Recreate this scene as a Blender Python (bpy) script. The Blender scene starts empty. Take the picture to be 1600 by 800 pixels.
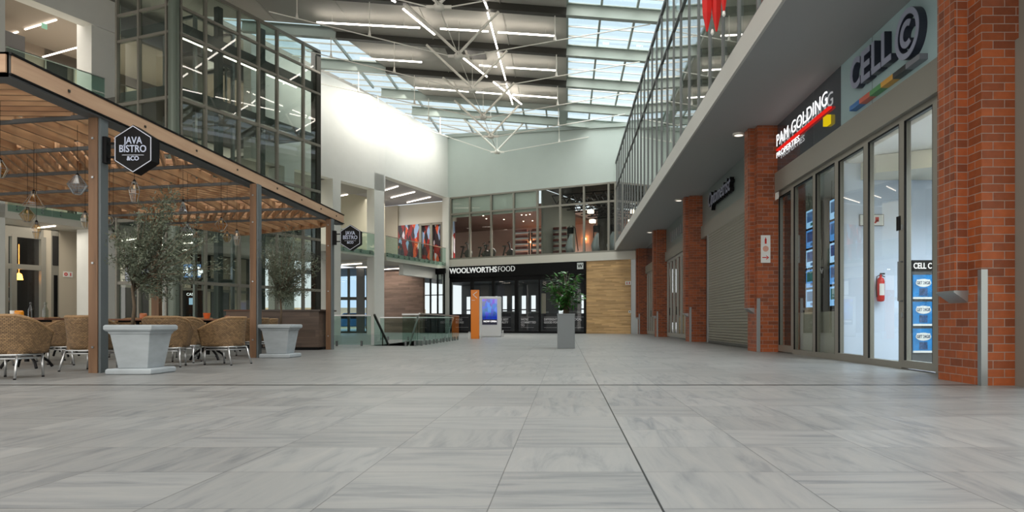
import bpy, math, random
from mathutils import Vector, Matrix
random.seed(7)
S = bpy.context.scene
COL = S.collection
# ------------------------------------------------------------------ camera, world, light
F, VX, VY, H = 1100.0, 885.0, 505.0, 0.64
cd = bpy.data.cameras.new('camera'); cam = bpy.data.objects.new('camera', cd); COL.objects.link(cam)
cam.location = (0, 0, H); cam.rotation_euler = (math.pi/2, 0, 0)
cd.sensor_width = 36; cd.lens = F/1600*36
cd.shift_x = (800-VX)/1600; cd.shift_y = (VY-400)/1600
cd.clip_end = 400; cd.clip_start = .05
S.camera = cam
S.view_settings.view_transform = 'Standard'; S.view_settings.look = 'None'
S.view_settings.gamma = 1; S.view_settings.use_curve_mapping = False
S.view_settings.exposure = 0.15
S.cycles.use_denoising = True
S.cycles.max_bounces = 8; S.cycles.transparent_max_bounces = 24; S.cycles.diffuse_bounces = 4
S.cycles.glossy_bounces = 4; S.cycles.sample_clamp_indirect = 6; S.cycles.caustics_reflective = False; S.cycles.caustics_refractive = False
W = bpy.data.worlds.new('world'); S.world = W; W.use_nodes = True
wn = W.node_tree.nodes; wl = W.node_tree.links; bg = wn['Background']
tc = wn.new('ShaderNodeTexCoord'); sp = wn.new('ShaderNodeSeparateXYZ'); wl.new(tc.outputs['Generated'], sp.inputs[0])
rz = wn.new('ShaderNodeValToRGB'); wl.new(sp.outputs['Z'], rz.inputs[0])
rz.color_ramp.elements[0].position = 0.0; rz.color_ramp.elements[0].color = (.95, .97, 1, 1)
rz.color_ramp.elements[1].position = 0.6; rz.color_ramp.elements[1].color = (.62, .84, 1.0, 1)
my = wn.new('ShaderNodeMapRange'); wl.new(sp.outputs['Y'], my.inputs[0])
my.inputs[1].default_value = -1.0; my.inputs[2].default_value = 0.25; my.inputs[3].default_value = 1.9; my.inputs[4].default_value = 1.0
mcol = wn.new('ShaderNodeMix'); mcol.data_type = 'RGBA'; mf = wn.new('ShaderNodeMapRange'); wl.new(sp.outputs['Y'], mf.inputs[0])
mf.inputs[1].default_value = -.3; mf.inputs[2].default_value = .25; wl.new(mf.outputs[0], mcol.inputs[0]); mcol.inputs[6].default_value = (1, .95, .87, 1)
wl.new(rz.outputs[0], mcol.inputs[7]); wl.new(mcol.outputs[2], bg.inputs[0]); wl.new(my.outputs[0], bg.inputs[1])
def area(loc, sx, sy, power, col=(1, .97, .92), rot=(0, 0, 0), spread=110):
    ld = bpy.data.lights.new('daylight', 'AREA'); ld.shape = 'RECTANGLE'; ld.size = sx; ld.size_y = sy; ld.energy = power; ld.color = col; ld.spread = math.radians(spread)
    o = bpy.data.objects.new('daylight', ld); COL.objects.link(o); o.location = loc; o.rotation_euler = rot; return o
# daylight arriving through the glass roof
area((2.2, 27, 13.3), 4, 32, 1700, (1, .98, .96))
area((2.2, 3, 13.3), 4, 14, 450, (1, .98, .96))
area((-5.0, 41.5, 14.0), 7, 3, 120, (1, .98, .95))
area((-8.2, 41.5, 13.0), 1.6, 9, 150, (1, .96, .88), (0, math.radians(58), math.radians(-22)), 110)
area((-10.6, 35.5, 13.2), 1.4, 7, 65, (1, .95, .86), (0, math.radians(58), math.radians(-24)), 110)

# ------------------------------------------------------------------ helpers
I = Matrix()
def at(px, py, Y): return Vector(((px-VX)*Y/F, Y, H+(VY-py)*Y/F))
def hx(A, d, px):
    r = (px-VX)/F
    return (r*A[1]-A[0])/(d[0]-r*d[1])
def fr(o, xd=(1, 0)):
    x = Vector((xd[0], xd[1], 0)).normalized(); z = Vector((0, 0, 1)); y = z.cross(x)
    m = Matrix((x, y, z)).transposed().to_4x4(); m.translation = Vector((o[0], o[1], o[2] if len(o) > 2 else 0)); return m
def props(o, label=None, cat=None, group=None, kind=None):
    if label: o['label'] = label
    if cat: o['category'] = cat
    if group: o['group'] = group
    if kind: o['kind'] = kind
    return o
def thing(name, label, cat, m=None, group=None, kind=None):
    o = bpy.data.objects.new(name, None); COL.objects.link(o); o.empty_display_size = .2
    if m is not None: o.matrix_world = m
    return props(o, label, cat, group, kind)
class MB:
    def __init__(s): s.v = []; s.f = []; s.mi = []; s.m = 0; s.uv = {}
    def add(s, vs, fs):
        b = len(s.v); s.v += [Vector(v) for v in vs]
        for f in fs: s.f.append([b+i for i in f]); s.mi.append(s.m)
        return s
    def box(s, x0, x1, y0, y1, z0, z1):
        if x0 > x1: x0, x1 = x1, x0
        if y0 > y1: y0, y1 = y1, y0
        if z0 > z1: z0, z1 = z1, z0
        return s.add([(x0,y0,z0),(x1,y0,z0),(x1,y1,z0),(x0,y1,z0),(x0,y0,z1),(x1,y0,z1),(x1,y1,z1),(x0,y1,z1)],
                     [(0,3,2,1),(4,5,6,7),(0,1,5,4),(1,2,6,5),(2,3,7,6),(3,0,4,7)])
    def prism(s, poly, z0, z1, zf=None):
        n = len(poly); zf = zf or (lambda x, y: 0)
        vs = [(x, y, z0+zf(x, y)) for x, y in poly]+[(x, y, z1+zf(x, y)) for x, y in poly]
        ar = sum(poly[i][0]*poly[(i+1) % n][1]-poly[(i+1) % n][0]*poly[i][1] for i in range(n))
        fs = [tuple(range(n))[::-1], tuple(range(n, 2*n))]+[(i, (i+1) % n, n+(i+1) % n, n+i) for i in range(n)]
        if ar < 0: fs = [f[::-1] for f in fs]
        return s.add(vs, fs)
    def xz(s, poly, y0, y1):   # polygon in x,z extruded along y
        n = len(poly)
        vs = [(x, y0, z) for x, z in poly]+[(x, y1, z) for x, z in poly]
        fs = [tuple(range(n)), tuple(range(n, 2*n))[::-1]]+[(i, n+i, n+(i+1) % n, (i+1) % n) for i in range(n)]
        ar = sum(poly[i][0]*poly[(i+1) % n][1]-poly[(i+1) % n][0]*poly[i][1] for i in range(n))
        if ar < 0: fs = [f[::-1] for f in fs]
        return s.add(vs, fs)
    def bar(s, p0, p1, w, h, up=(0, 0, 1)):
        p0 = Vector(p0); p1 = Vector(p1); d = (p1-p0).normalized(); u = Vector(up)
        r = d.cross(u)
        if r.length < 1e-4: r = d.cross(Vector((1, 0, 0)))
        r.normalize(); u = r.cross(d)
        vs = []
        for p in (p0, p1):
            for a, b in ((-1,-1),(1,-1),(1,1),(-1,1)): vs.append(p+r*a*w/2+u*b*h/2)
        return s.add(vs, [(0,1,2,3),(7,6,5,4),(0,4,5,1),(1,5,6,2),(2,6,7,3),(3,7,4,0)])
    def tube(s, pts, r, n=8, closed=False, cap=True):
        pts = [Vector(p) for p in pts]; k = len(pts); rr = r if isinstance(r, (list, tuple)) else [r]*k
        b = len(s.v); ref = None
        for i, p in enumerate(pts):
            a = pts[(i-1) % k] if (closed or i > 0) else p; c = pts[(i+1) % k] if (closed or i < k-1) else p
            d = (c-a).normalized()
            if ref is None: ref = d.orthogonal().normalized()
            ref = (ref-d*ref.dot(d)).normalized(); o = d.cross(ref)
            for j in range(n):
                t = 2*math.pi*j/n; s.v.append(p+(ref*math.cos(t)+o*math.sin(t))*rr[i])
        for i in range(k if closed else k-1):
            for j in range(n):
                i2 = (i+1) % k
                s.f.append([b+i*n+j, b+i*n+(j+1) % n, b+i2*n+(j+1) % n, b+i2*n+j]); s.mi.append(s.m)
        if cap and not closed:
            s.f.append([b+j for j in range(n)][::-1]); s.mi.append(s.m)
            s.f.append([b+(k-1)*n+j for j in range(n)]); s.mi.append(s.m)
        return s
    def lathe(s, prof, n=16, c=(0, 0), ang=0):
        b = len(s.v); k = len(prof)
        for r, z in prof:
            for j in range(n):
                t = ang+2*math.pi*j/n; s.v.append(Vector((c[0]+r*math.cos(t), c[1]+r*math.sin(t), z)))
        for i in range(k-1):
            for j in range(n):
                s.f.append([b+i*n+j, b+i*n+(j+1) % n, b+(i+1)*n+(j+1) % n, b+(i+1)*n+j]); s.mi.append(s.m)
        if prof[0][0] > 1e-4: s.f.append([b+j for j in range(n)][::-1]); s.mi.append(s.m)
        if prof[-1][0] > 1e-4: s.f.append([b+(k-1)*n+j for j in range(n)]); s.mi.append(s.m)
        return s
    def grid(s, nu, nv, fn, loopu=False):
        b = len(s.v)
        for i in range(nu+1):
            for j in range(nv+1):
                p, uv = fn(i/nu, j/nv); s.uv[len(s.v)] = uv; s.v.append(Vector(p))
        for i in range(nu):
            for j in range(nv):
                s.f.append([b+i*(nv+1)+j, b+(i+1)*(nv+1)+j, b+(i+1)*(nv+1)+j+1, b+i*(nv+1)+j+1]); s.mi.append(s.m)
        return s
    def build(s, name, mat, parent=None, m=None, smooth=False, bevel=0, solid=0):
        me = bpy.data.meshes.new(name); me.from_pydata([tuple(v) for v in s.v], [], s.f)
        mats = mat if isinstance(mat, (list, tuple)) else [mat]
        for x in mats: me.materials.append(x)
        if len(mats) > 1: me.polygons.foreach_set('material_index', s.mi)
        if smooth: me.polygons.foreach_set('use_smooth', [True]*len(me.polygons))
        if s.uv:
            l = me.uv_layers.new(name='UVMap')
            for lp in me.loops: l.data[lp.index].uv = s.uv.get(lp.vertex_index, (0, 0))
        me.update()
        o = bpy.data.objects.new(name, me); COL.objects.link(o)
        if parent is not None: o.parent = parent
        elif m is not None: o.matrix_world = m
        else:    # origin at base centre
            xs = [v.x for v in s.v]; ys = [v.y for v in s.v]; zs = [v.z for v in s.v]
            c = Vector(((min(xs)+max(xs))/2, (min(ys)+max(ys))/2, min(zs)))
            me.transform(Matrix.Translation(-c)); o.location = c
        if bevel:
            bm = o.modifiers.new('bevel', 'BEVEL'); bm.width = bevel; bm.segments = 2; bm.limit_method = 'ANGLE'
        if solid:
            sm = o.modifiers.new('solid', 'SOLIDIFY'); sm.thickness = solid; sm.offset = 0
        return o
def solo(mb, name, mat, label, cat, group=None, kind=None, **k):
    return props(mb.build(name, mat, **k), label, cat, group, kind)
def struct(mb, name, mat, label, **k): return solo(mb, name, mat, label, name.split('_')[0], kind='structure', **k)
def copy_tree(o, parent=None):
    c = o.copy(); COL.objects.link(c)
    if parent is not None: c.parent = parent
    for ch in list(o.children): copy_tree(ch, c)
    return c
def text(name, s, size, ext, mat, parent, loc, bold=0, sx=1.0, shear=0, align='LEFT', face=0, space=1.0, width=None):
    cu = bpy.data.curves.new(name, 'FONT'); cu.body = s; cu.size = size; cu.extrude = ext; cu.offset = bold; cu.shear = shear
    cu.align_x = align; cu.resolution_u = 3; cu.space_character = space
    t = bpy.data.objects.new(name, cu); COL.objects.link(t)
    dg = bpy.context.evaluated_depsgraph_get(); me = bpy.data.meshes.new_from_object(t.evaluated_get(dg))
    bpy.data.objects.remove(t); bpy.data.curves.remove(cu)
    if width:
        xs = [v.co.x for v in me.vertices]; k = width/(max(xs)-min(xs)); sx = k
        if align == 'LEFT': me.transform(Matrix.Translation((-min(xs), 0, 0)))
    me.transform(Matrix.Rotation(math.pi/2, 4, 'X') @ Matrix.Diagonal((sx, 1, 1, 1)))
    me.transform(Matrix.Translation(Vector(loc)))
    me.materials.clear(); me.materials.append(mat)
    o = bpy.data.objects.new(name, me); COL.objects.link(o); o.parent = parent
    return o

# ------------------------------------------------------------------ materials
MATS = {}
def nt(name):
    m = bpy.data.materials.new(name); m.use_nodes = True; t = m.node_tree
    return m, t.nodes, t.links, t.nodes['Principled BSDF']
def srgb(c):
    if isinstance(c, str): c = tuple(int(c[i:i+2], 16) for i in (0, 2, 4))
    return tuple(((x/255)/12.92 if x/255 <= .04045 else (((x/255)+.055)/1.055)**2.4) for x in c)+(1,)
def mat(name, c, rough=.6, metal=0, noise=0, nscale=8, spec=.5, emis=None, es=0, stretch=None, bump=0, coat=0):
    m, n, l, b = nt(name); c = srgb(c)
    b.inputs['Base Color'].default_value = c; b.inputs['Roughness'].default_value = rough; b.inputs['Metallic'].default_value = metal
    b.inputs['Specular IOR Level'].default_value = spec
    if coat: b.inputs['Coat Weight'].default_value = coat
    if emis: b.inputs['Emission Color'].default_value = srgb(emis); b.inputs['Emission Strength'].default_value = es
    if noise or bump:
        tcn = n.new('ShaderNodeTexCoord'); mp = n.new('ShaderNodeMapping'); l.new(tcn.outputs['Object'], mp.inputs[0])
        if stretch: mp.inputs['Scale'].default_value = stretch
        nz = n.new('ShaderNodeTexNoise'); nz.inputs['Scale'].default_value = nscale; nz.inputs['Detail'].default_value = 5; l.new(mp.outputs[0], nz.inputs['Vector'])
        if noise:
            mr = n.new('ShaderNodeMapRange'); mr.inputs[1].default_value = .3; mr.inputs[2].default_value = .7; mr.inputs[3].default_value = 1-noise; mr.inputs[4].default_value = 1+noise
            l.new(nz.outputs[0], mr.inputs[0])
            mx = n.new('ShaderNodeVectorMath'); mx.operation = 'SCALE'; mx.inputs[0].default_value = c[:3]; l.new(mr.outputs[0], mx.inputs['Scale'])
            l.new(mx.outputs[0], b.inputs['Base Color'])
        if bump:
            bp = n.new('ShaderNodeBump'); bp.inputs['Strength'].default_value = bump; bp.inputs['Distance'].default_value = .01
            l.new(nz.outputs[0], bp.inputs['Height']); l.new(bp.outputs[0], b.inputs['Normal'])
    return m
def glass(name, tint=(1, 1, 1), ior=1.5, rough=0.0, boost=1.0):
    m, n, l, b = nt(name); n.remove(b); out = n['Material Output']
    fz = n.new('ShaderNodeFresnel'); fz.inputs[0].default_value = ior
    tr = n.new('ShaderNodeBsdfTransparent'); tr.inputs[0].default_value = (*tint, 1)
    gl = n.new('ShaderNodeBsdfGlossy'); gl.inputs['Roughness'].default_value = rough; gl.inputs[0].default_value = (1, 1, 1, 1)
    mt = n.new('ShaderNodeMath'); mt.operation = 'MULTIPLY'; mt.inputs[1].default_value = boost; mt.use_clamp = True; ge = n.new('ShaderNodeNewGeometry'); iv = n.new('ShaderNodeMath'); iv.operation = 'SUBTRACT'; iv.inputs[0].default_value = 1; l.new(ge.outputs['Backfacing'], iv.inputs[1])
    m0 = n.new('ShaderNodeMath'); m0.operation = 'MULTIPLY'; l.new(fz.outputs[0], m0.inputs[0]); l.new(iv.outputs[0], m0.inputs[1]); l.new(m0.outputs[0], mt.inputs[0])
    mx = n.new('ShaderNodeMixShader'); l.new(mt.outputs[0], mx.inputs[0]); l.new(tr.outputs[0], mx.inputs[1]); l.new(gl.outputs[0], mx.inputs[2])
    l.new(mx.outputs[0], out.inputs[0]); return m
def emit(name, c, s):
    m, n, l, b = nt(name); n.remove(b); e = n.new('ShaderNodeEmission'); e.inputs[0].default_value = srgb(c); e.inputs[1].default_value = s
    l.new(e.outputs[0], n['Material Output'].inputs[0]); return m
def wood(name, c1, c2, axis='x', scale=1.0, rough=.55, plank=0, plank_axis='z', gap=.02):
    m, n, l, b = nt(name)
    tcn = n.new('ShaderNodeTexCoord'); mp = n.new('ShaderNodeMapping'); l.new(tcn.outputs['Object'], mp.inputs[0])
    st = {'x': (1.2, 14, 14), 'y': (14, 1.2, 14), 'z': (14, 14, 1.2)}[axis]
    mp.inputs['Scale'].default_value = [q*scale for q in st]
    nz = n.new('ShaderNodeTexNoise'); nz.inputs['Scale'].default_value = 1; nz.inputs['Detail'].default_value = 6; nz.inputs['Distortion'].default_value = .6
    l.new(mp.outputs[0], nz.inputs['Vector'])
    cr = n.new('ShaderNodeValToRGB'); cr.color_ramp.elements[0].position = .3; cr.color_ramp.elements[1].position = .7
    cr.color_ramp.elements[0].color = srgb(c1); cr.color_ramp.elements[1].color = srgb(c2); l.new(nz.outputs[0], cr.inputs[0])
    b.inputs['Roughness'].default_value = rough
    last = cr.outputs[0]
    if plank:
        sx = n.new('ShaderNodeSeparateXYZ'); l.new(tcn.outputs['Object'], sx.inputs[0])
        def M(op, a, v=None):
            q = n.new('ShaderNodeMath'); q.operation = op
            l.new(a, q.inputs[0])
            if v is not None:
                if isinstance(v, (int, float)): q.inputs[1].default_value = v
                else: l.new(v, q.inputs[1])
            return q.outputs[0]
        row = M('DIVIDE', sx.outputs['Z'], plank); fl = M('FLOOR', row); frc = M('FRACT', row)
        # board ends along x, staggered by row
        ox = M('MULTIPLY', fl, .37); xx = M('ADD', M('DIVIDE', sx.outputs['X'], 1.3), ox); fx = M('FLOOR', xx)
        cb = n.new('ShaderNodeCombineXYZ'); l.new(fl, cb.inputs[0]); l.new(fx, cb.inputs[1])
        wnz = n.new('ShaderNodeTexWhiteNoise'); wnz.noise_dimensions = '3D'; l.new(cb.outputs[0], wnz.inputs[0])
        mr = n.new('ShaderNodeMapRange'); mr.inputs[3].default_value = .72; mr.inputs[4].default_value = 1.15; l.new(wnz.outputs['Value'], mr.inputs[0])
        sc = n.new('ShaderNodeVectorMath'); sc.operation = 'SCALE'; l.new(last, sc.inputs[0]); l.new(mr.outputs[0], sc.inputs['Scale'])
        g = M('GREATER_THAN', frc, gap); mr2 = n.new('ShaderNodeMapRange'); mr2.inputs[3].default_value = .45; mr2.inputs[4].default_value = 1; l.new(g, mr2.inputs[0])
        s2 = n.new('ShaderNodeVectorMath'); s2.operation = 'SCALE'; l.new(sc.outputs[0], s2.inputs[0]); l.new(mr2.outputs[0], s2.inputs['Scale']); last = s2.outputs[0]
    l.new(last, b.inputs['Base Color']); return m
def brick(name, bw, off):
    m, n, l, b = nt(name)
    tcn = n.new('ShaderNodeTexCoord'); sx = n.new('ShaderNodeSeparateXYZ'); l.new(tcn.outputs['Object'], sx.inputs[0])
    ge = n.new('ShaderNodeSeparateXYZ'); l.new(tcn.outputs['Normal'], ge.inputs[0])
    ab = n.new('ShaderNodeMath'); ab.operation = 'ABSOLUTE'; l.new(ge.outputs['X'], ab.inputs[0])
    gt = n.new('ShaderNodeMath'); gt.operation = 'GREATER_THAN'; gt.inputs[1].default_value = .5; l.new(ab.outputs[0], gt.inputs[0])
    mx = n.new('ShaderNodeMix'); mx.data_type = 'FLOAT'; l.new(gt.outputs[0], mx.inputs[0]); l.new(sx.outputs['X'], mx.inputs[2]); l.new(sx.outputs['Y'], mx.inputs[3])
    cb = n.new('ShaderNodeCombineXYZ'); l.new(mx.outputs[0], cb.inputs[0]); l.new(sx.outputs['Z'], cb.inputs[1])
    bt = n.new('ShaderNodeTexBrick'); l.new(cb.outputs[0], bt.inputs[0]); bt.inputs['Scale'].default_value = 1
    bt.inputs['Brick Width'].default_value = bw; bt.inputs['Row Height'].default_value = .086; bt.inputs['Mortar Size'].default_value = .004
    bt.inputs['Mortar Smooth'].default_value = .15; bt.inputs['Bias'].default_value = -.15; bt.offset = off
    bt.inputs['Color1'].default_value = srgb('9f5025'); bt.inputs['Color2'].default_value = srgb('663219'); bt.inputs['Mortar'].default_value = srgb('97867c')
    nz = n.new('ShaderNodeTexNoise'); nz.inputs['Scale'].default_value = 12; l.new(tcn.outputs['Object'], nz.inputs['Vector'])
    mr = n.new('ShaderNodeMapRange'); mr.inputs[3].default_value = .75; mr.inputs[4].default_value = 1.25; l.new(nz.outputs[0], mr.inputs[0])
    sc = n.new('ShaderNodeVectorMath'); sc.operation = 'SCALE'; l.new(bt.outputs[0], sc.inputs[0]); l.new(mr.outputs[0], sc.inputs['Scale'])
    l.new(sc.outputs[0], b.inputs['Base Color']); b.inputs['Roughness'].default_value = .55
    bp = n.new('ShaderNodeBump'); bp.invert = True; bp.inputs['Strength'].default_value = .8; bp.inputs['Distance'].default_value = .006
    l.new(bt.outputs['Fac'], bp.inputs['Height']); l.new(bp.outputs[0], b.inputs['Normal'])
    return m
def tiles():
    m, n, l, b = nt('grey stone tiles')
    tcn = n.new('ShaderNodeNewGeometry'); sx = n.new('ShaderNodeSeparateXYZ'); l.new(tcn.outputs['Position'], sx.inputs[0])
    def M(op, a, v=None, v2=None):
        q = n.new('ShaderNodeMath'); q.operation = op
        for i, z in enumerate((a, v, v2)):
            if z is None: continue
            if isinstance(z, (int, float)): q.inputs[i].default_value = z
            else: l.new(z, q.inputs[i])
        return q.outputs[0]
    u = M('DIVIDE', M('SUBTRACT', sx.outputs[0], .33), .6); v = M('DIVIDE', M('SUBTRACT', sx.outputs[1], .03), .6)
    iu = M('FLOOR', u); iv = M('FLOOR', v); fu = M('FRACT', u); fv = M('FRACT', v)
    cb = n.new('ShaderNodeCombineXYZ'); l.new(iu, cb.inputs[0]); l.new(iv, cb.inputs[1])
    wn_ = n.new('ShaderNodeTexWhiteNoise'); wn_.noise_dimensions = '3D'; l.new(cb.outputs[0], wn_.inputs[0])
    ck = M('GREATER_THAN', wn_.outputs['Value'], .48)
    a = n.new('ShaderNodeCombineXYZ'); l.new(M('MULTIPLY', sx.outputs[0], 1.4), a.inputs[0]); l.new(M('MULTIPLY', sx.outputs[1], 11), a.inputs[1])
    c = n.new('ShaderNodeCombineXYZ'); l.new(M('MULTIPLY', sx.outputs[0], 11), c.inputs[0]); l.new(M('MULTIPLY', sx.outputs[1], 1.4), c.inputs[1])
    mx = n.new('ShaderNodeMix'); mx.data_type = 'VECTOR'; l.new(ck, mx.inputs[0]); l.new(a.outputs[0], mx.inputs[4]); l.new(c.outputs[0], mx.inputs[5])
    of = n.new('ShaderNodeVectorMath'); of.operation = 'SCALE'; of.inputs['Scale'].default_value = 40; l.new(wn_.outputs['Color'], of.inputs[0])
    ad = n.new('ShaderNodeVectorMath'); ad.operation = 'ADD'; l.new(mx.outputs[1], ad.inputs[0]); l.new(of.outputs[0], ad.inputs[1])
    nz = n.new('ShaderNodeTexNoise'); nz.inputs['Scale'].default_value = .9; nz.inputs['Detail'].default_value = 8; nz.inputs['Roughness'].default_value = .62; nz.inputs['Distortion'].default_value = .9; l.new(ad.outputs[0], nz.inputs['Vector'])
    cr = n.new('ShaderNodeValToRGB'); e = cr.color_ramp.elements
    e[0].position = .28; e[0].color = srgb('6e7173'); e[1].position = .72; e[1].color = srgb('969592')
    x = e.new(.5); x.color = srgb('8c8d8c'); l.new(nz.outputs[0], cr.inputs[0])
    tn = n.new('ShaderNodeMapRange'); tn.inputs[3].default_value = .9; tn.inputs[4].default_value = 1.08
    wn2 = n.new('ShaderNodeTexWhiteNoise'); wn2.noise_dimensions = '3D'; ad2 = n.new('ShaderNodeVectorMath'); ad2.operation = 'ADD'; ad2.inputs[1].default_value = (7.3, 3.1, 0); l.new(cb.outputs[0], ad2.inputs[0]); l.new(ad2.outputs[0], wn2.inputs[0]); l.new(wn2.outputs['Value'], tn.inputs[0])
    sc = n.new('ShaderNodeVectorMath'); sc.operation = 'SCALE'; l.new(cr.outputs[0], sc.inputs[0]); l.new(tn.outputs[0], sc.inputs['Scale'])
    def edge(f, w): return M('GREATER_THAN', M('MINIMUM', f, M('SUBTRACT', 1, f)), w)
    g = M('MULTIPLY', edge(fu, .0035), edge(fv, .0035))
    dx = M('GREATER_THAN', M('ABSOLUTE', M('SUBTRACT', sx.outputs[0], .33)), .0045)
    dy = M('GREATER_THAN', M('ABSOLUTE', M('SUBTRACT', sx.outputs[1], 7.29)), .045)
    g2 = M('MULTIPLY', dx, dy)
    m1 = n.new('ShaderNodeMapRange'); m1.inputs[3].default_value = .42; m1.inputs[4].default_value = 1; l.new(g, m1.inputs[0])
    m2 = n.new('ShaderNodeMapRange'); m2.inputs[3].default_value = .12; m2.inputs[4].default_value = 1; l.new(g2, m2.inputs[0])
    s2 = n.new('ShaderNodeVectorMath'); s2.operation = 'SCALE'; l.new(sc.outputs[0], s2.inputs[0]); l.new(M('MULTIPLY', m1.outputs[0], m2.outputs[0]), s2.inputs['Scale'])
    l.new(s2.outputs[0], b.inputs['Base Color'])
    b.inputs['Roughness'].default_value = .38; b.inputs['Specular IOR Level'].default_value = .45
    return m
T_FLOOR = tiles()
BR_S = brick('red brick stretchers', .235, .5); BR_H = brick('red brick headers', .113, 0.0)
WHITE = mat('white paint', 'd9dad6', .55, noise=.02, nscale=2)
WARMW = mat('warm white paint', 'c9c6bc', .6)
GREENW = mat('pale green grey paint', 'b9c4bf', .6, noise=.02, nscale=1)
SOFFIT = mat('grey soffit paint', '9c9d9c', .6)
CEILP = mat('ceiling panel', 'b3b0a8', .7, noise=.03, nscale=.5)
FASC = mat('pale fascia paint', 'c4c4be', .5)
ALU = mat('taupe aluminium', '8b887f', .42, .25)
ALUD = mat('dark taupe aluminium', '4e4f4a', .4, .3)
STEELG = mat('grey painted steel', '66696a', .45, .3)
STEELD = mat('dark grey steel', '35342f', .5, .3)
STEELL = mat('pale green steel', 'a3aca6', .45, .1)
BLACK = mat('black metal', '08080a', .5, spec=.2)
BLACKM = mat('matt black', '0c0c0e', .7, spec=.25)
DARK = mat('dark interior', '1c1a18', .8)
CHROME = mat('brushed steel', 'c9cbcc', .28, .95)
GALV = mat('galvanised steel', '9fa3a5', .35, .8)
WHITEM = mat('white steel', 'e6e3da', .4)
GLASS = glass('clear glass', (.93, .96, .95))
GLASST = glass('tower glass', (.80, .86, .83), 1.6, 0, 1.35)
GLASSG = glass('green edge glass', (.74, .84, .81), 1.4, 0, .6)
GLASSROOF = glass('roof glass', (.93, .97, .97), 1.3)
GLASSAMB = glass('amber pendant glass', (.95, .80, .58), 1.6, .05, 1.6)
GLASSSIL = glass('smoked pendant glass', (.72, .78, .88), 1.9, .05, 2.0)
TIMB = wood('pergola timber', '9c7150', 'd6ab80', 'y', .6)
TIMX = wood('pergola timber along x', '9c7150', 'd2a87e', 'x', .6)
TIMF = wood('pale cladding timber', 'af8e74', 'c4a588', 'y', .5)
TIMP = wood('post timber', '654a35', '846347', 'z', .8)
WDL = wood('light oak boards', 'ad8a5a', 'cda97a', 'x', .8, .6, plank=.085)
WDB = wood('brown boards', '7a6354', '93786a', 'x', .8, .6, plank=.14)
WDD = wood('dark bar boards', '4e4139', '665549', 'x', .8, .5, plank=.16)
TABLE = wood('dark table top', '5d3b28', '7a5038', 'x', 1)
CONC = mat('weathered concrete', 'a0a8ad', .85, noise=.10, nscale=4, stretch=(1, 1, 2.5), bump=.25)
GREYP = mat('grey planter', '6c7376', .45)
ORANGE = mat('orange panel', 'e07b0c', .35)
KIOSK = mat('white kiosk', 'cfd1d3', .3)
SOIL = mat('soil', '2c221a', .9, noise=.3, nscale=40)
LEAFO = mat('olive leaf', '535b4a', .6, noise=.35, nscale=3)
LEAFF = mat('ficus leaf', '35642a', .35, noise=.45, nscale=4)
BARK = mat('bark', '5d5040', .8, noise=.2, nscale=20, bump=.3)
CUSH = mat('cream cushion', 'd8d4c8', .8)
RED = mat('red', 'c01f1a', .4)
REDF = mat('red fabric', 'c4130e', .5)
YEL = mat('yellow', 'e6c317', .4)
LETW = emit('white lit letters', 'ffffff', 1.3)
LETG = mat('grey letter face', '9ca1b6', .35, .1)
LETD = mat('dark letter side', '2b2f3e', .4)
STRIP = emit('strip light', 'fff6ea', 9)
STRIPI = emit('interior strip light', 'fff1df', 6)
SPOT = emit('downlight lens', 'fff3e2', 18)
DOT = emit('small spotlight', 'ffe9cc', 9)
SHOPB = mat('pale blue shop wall', 'c7d3e4', .5)
SIGNB = mat('pale blue sign glass', 'a9c3c6', .12, noise=.02, nscale=1, coat=.3)
SIGNK = mat('charcoal sign glass', '3c454c', .12, coat=.4)
SIGNG = mat('grey green sign board', '6f7a76', .3)
BEIGE = mat('beige wall', 'b5ac9b', .7)
BROWNP = mat('pink brown gym wall', 'b8968a', .7)
wk, n, l, b = nt('woven wicker')
uvn = n.new('ShaderNodeUVMap'); bt = n.new('ShaderNodeTexBrick'); l.new(uvn.outputs[0], bt.inputs[0]); bt.inputs['Scale'].default_value = 1
bt.inputs['Brick Width'].default_value = .034; bt.inputs['Row Height'].default_value = .017; bt.inputs['Mortar Size'].default_value = .0024; bt.inputs['Mortar Smooth'].default_value = .6; bt.inputs['Bias'].default_value = -.2
bt.inputs['Color1'].default_value = srgb('987a55'); bt.inputs['Color2'].default_value = srgb('6c543a'); bt.inputs['Mortar'].default_value = srgb('3d2d1c')
nz = n.new('ShaderNodeTexNoise'); nz.inputs['Scale'].default_value = 9; tcx = n.new('ShaderNodeTexCoord'); l.new(tcx.outputs['Object'], nz.inputs['Vector'])
mr = n.new('ShaderNodeMapRange'); mr.inputs[3].default_value = .7; mr.inputs[4].default_value = 1.3; l.new(nz.outputs[0], mr.inputs[0])
sc = n.new('ShaderNodeVectorMath'); sc.operation = 'SCALE'; l.new(bt.outputs[0], sc.inputs[0]); l.new(mr.outputs[0], sc.inputs['Scale']); l.new(sc.outputs[0], b.inputs['Base Color'])
bp = n.new('ShaderNodeBump'); bp.invert = True; bp.inputs['Strength'].default_value = 1; bp.inputs['Distance'].default_value = .005; l.new(bt.outputs['Fac'], bp.inputs['Height']); l.new(bp.outputs[0], b.inputs['Normal'])
b.inputs['Roughness'].default_value = .6; WICK = wk; WRIM = mat('wicker rim', '927451', .6, noise=.25, nscale=60)

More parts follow.
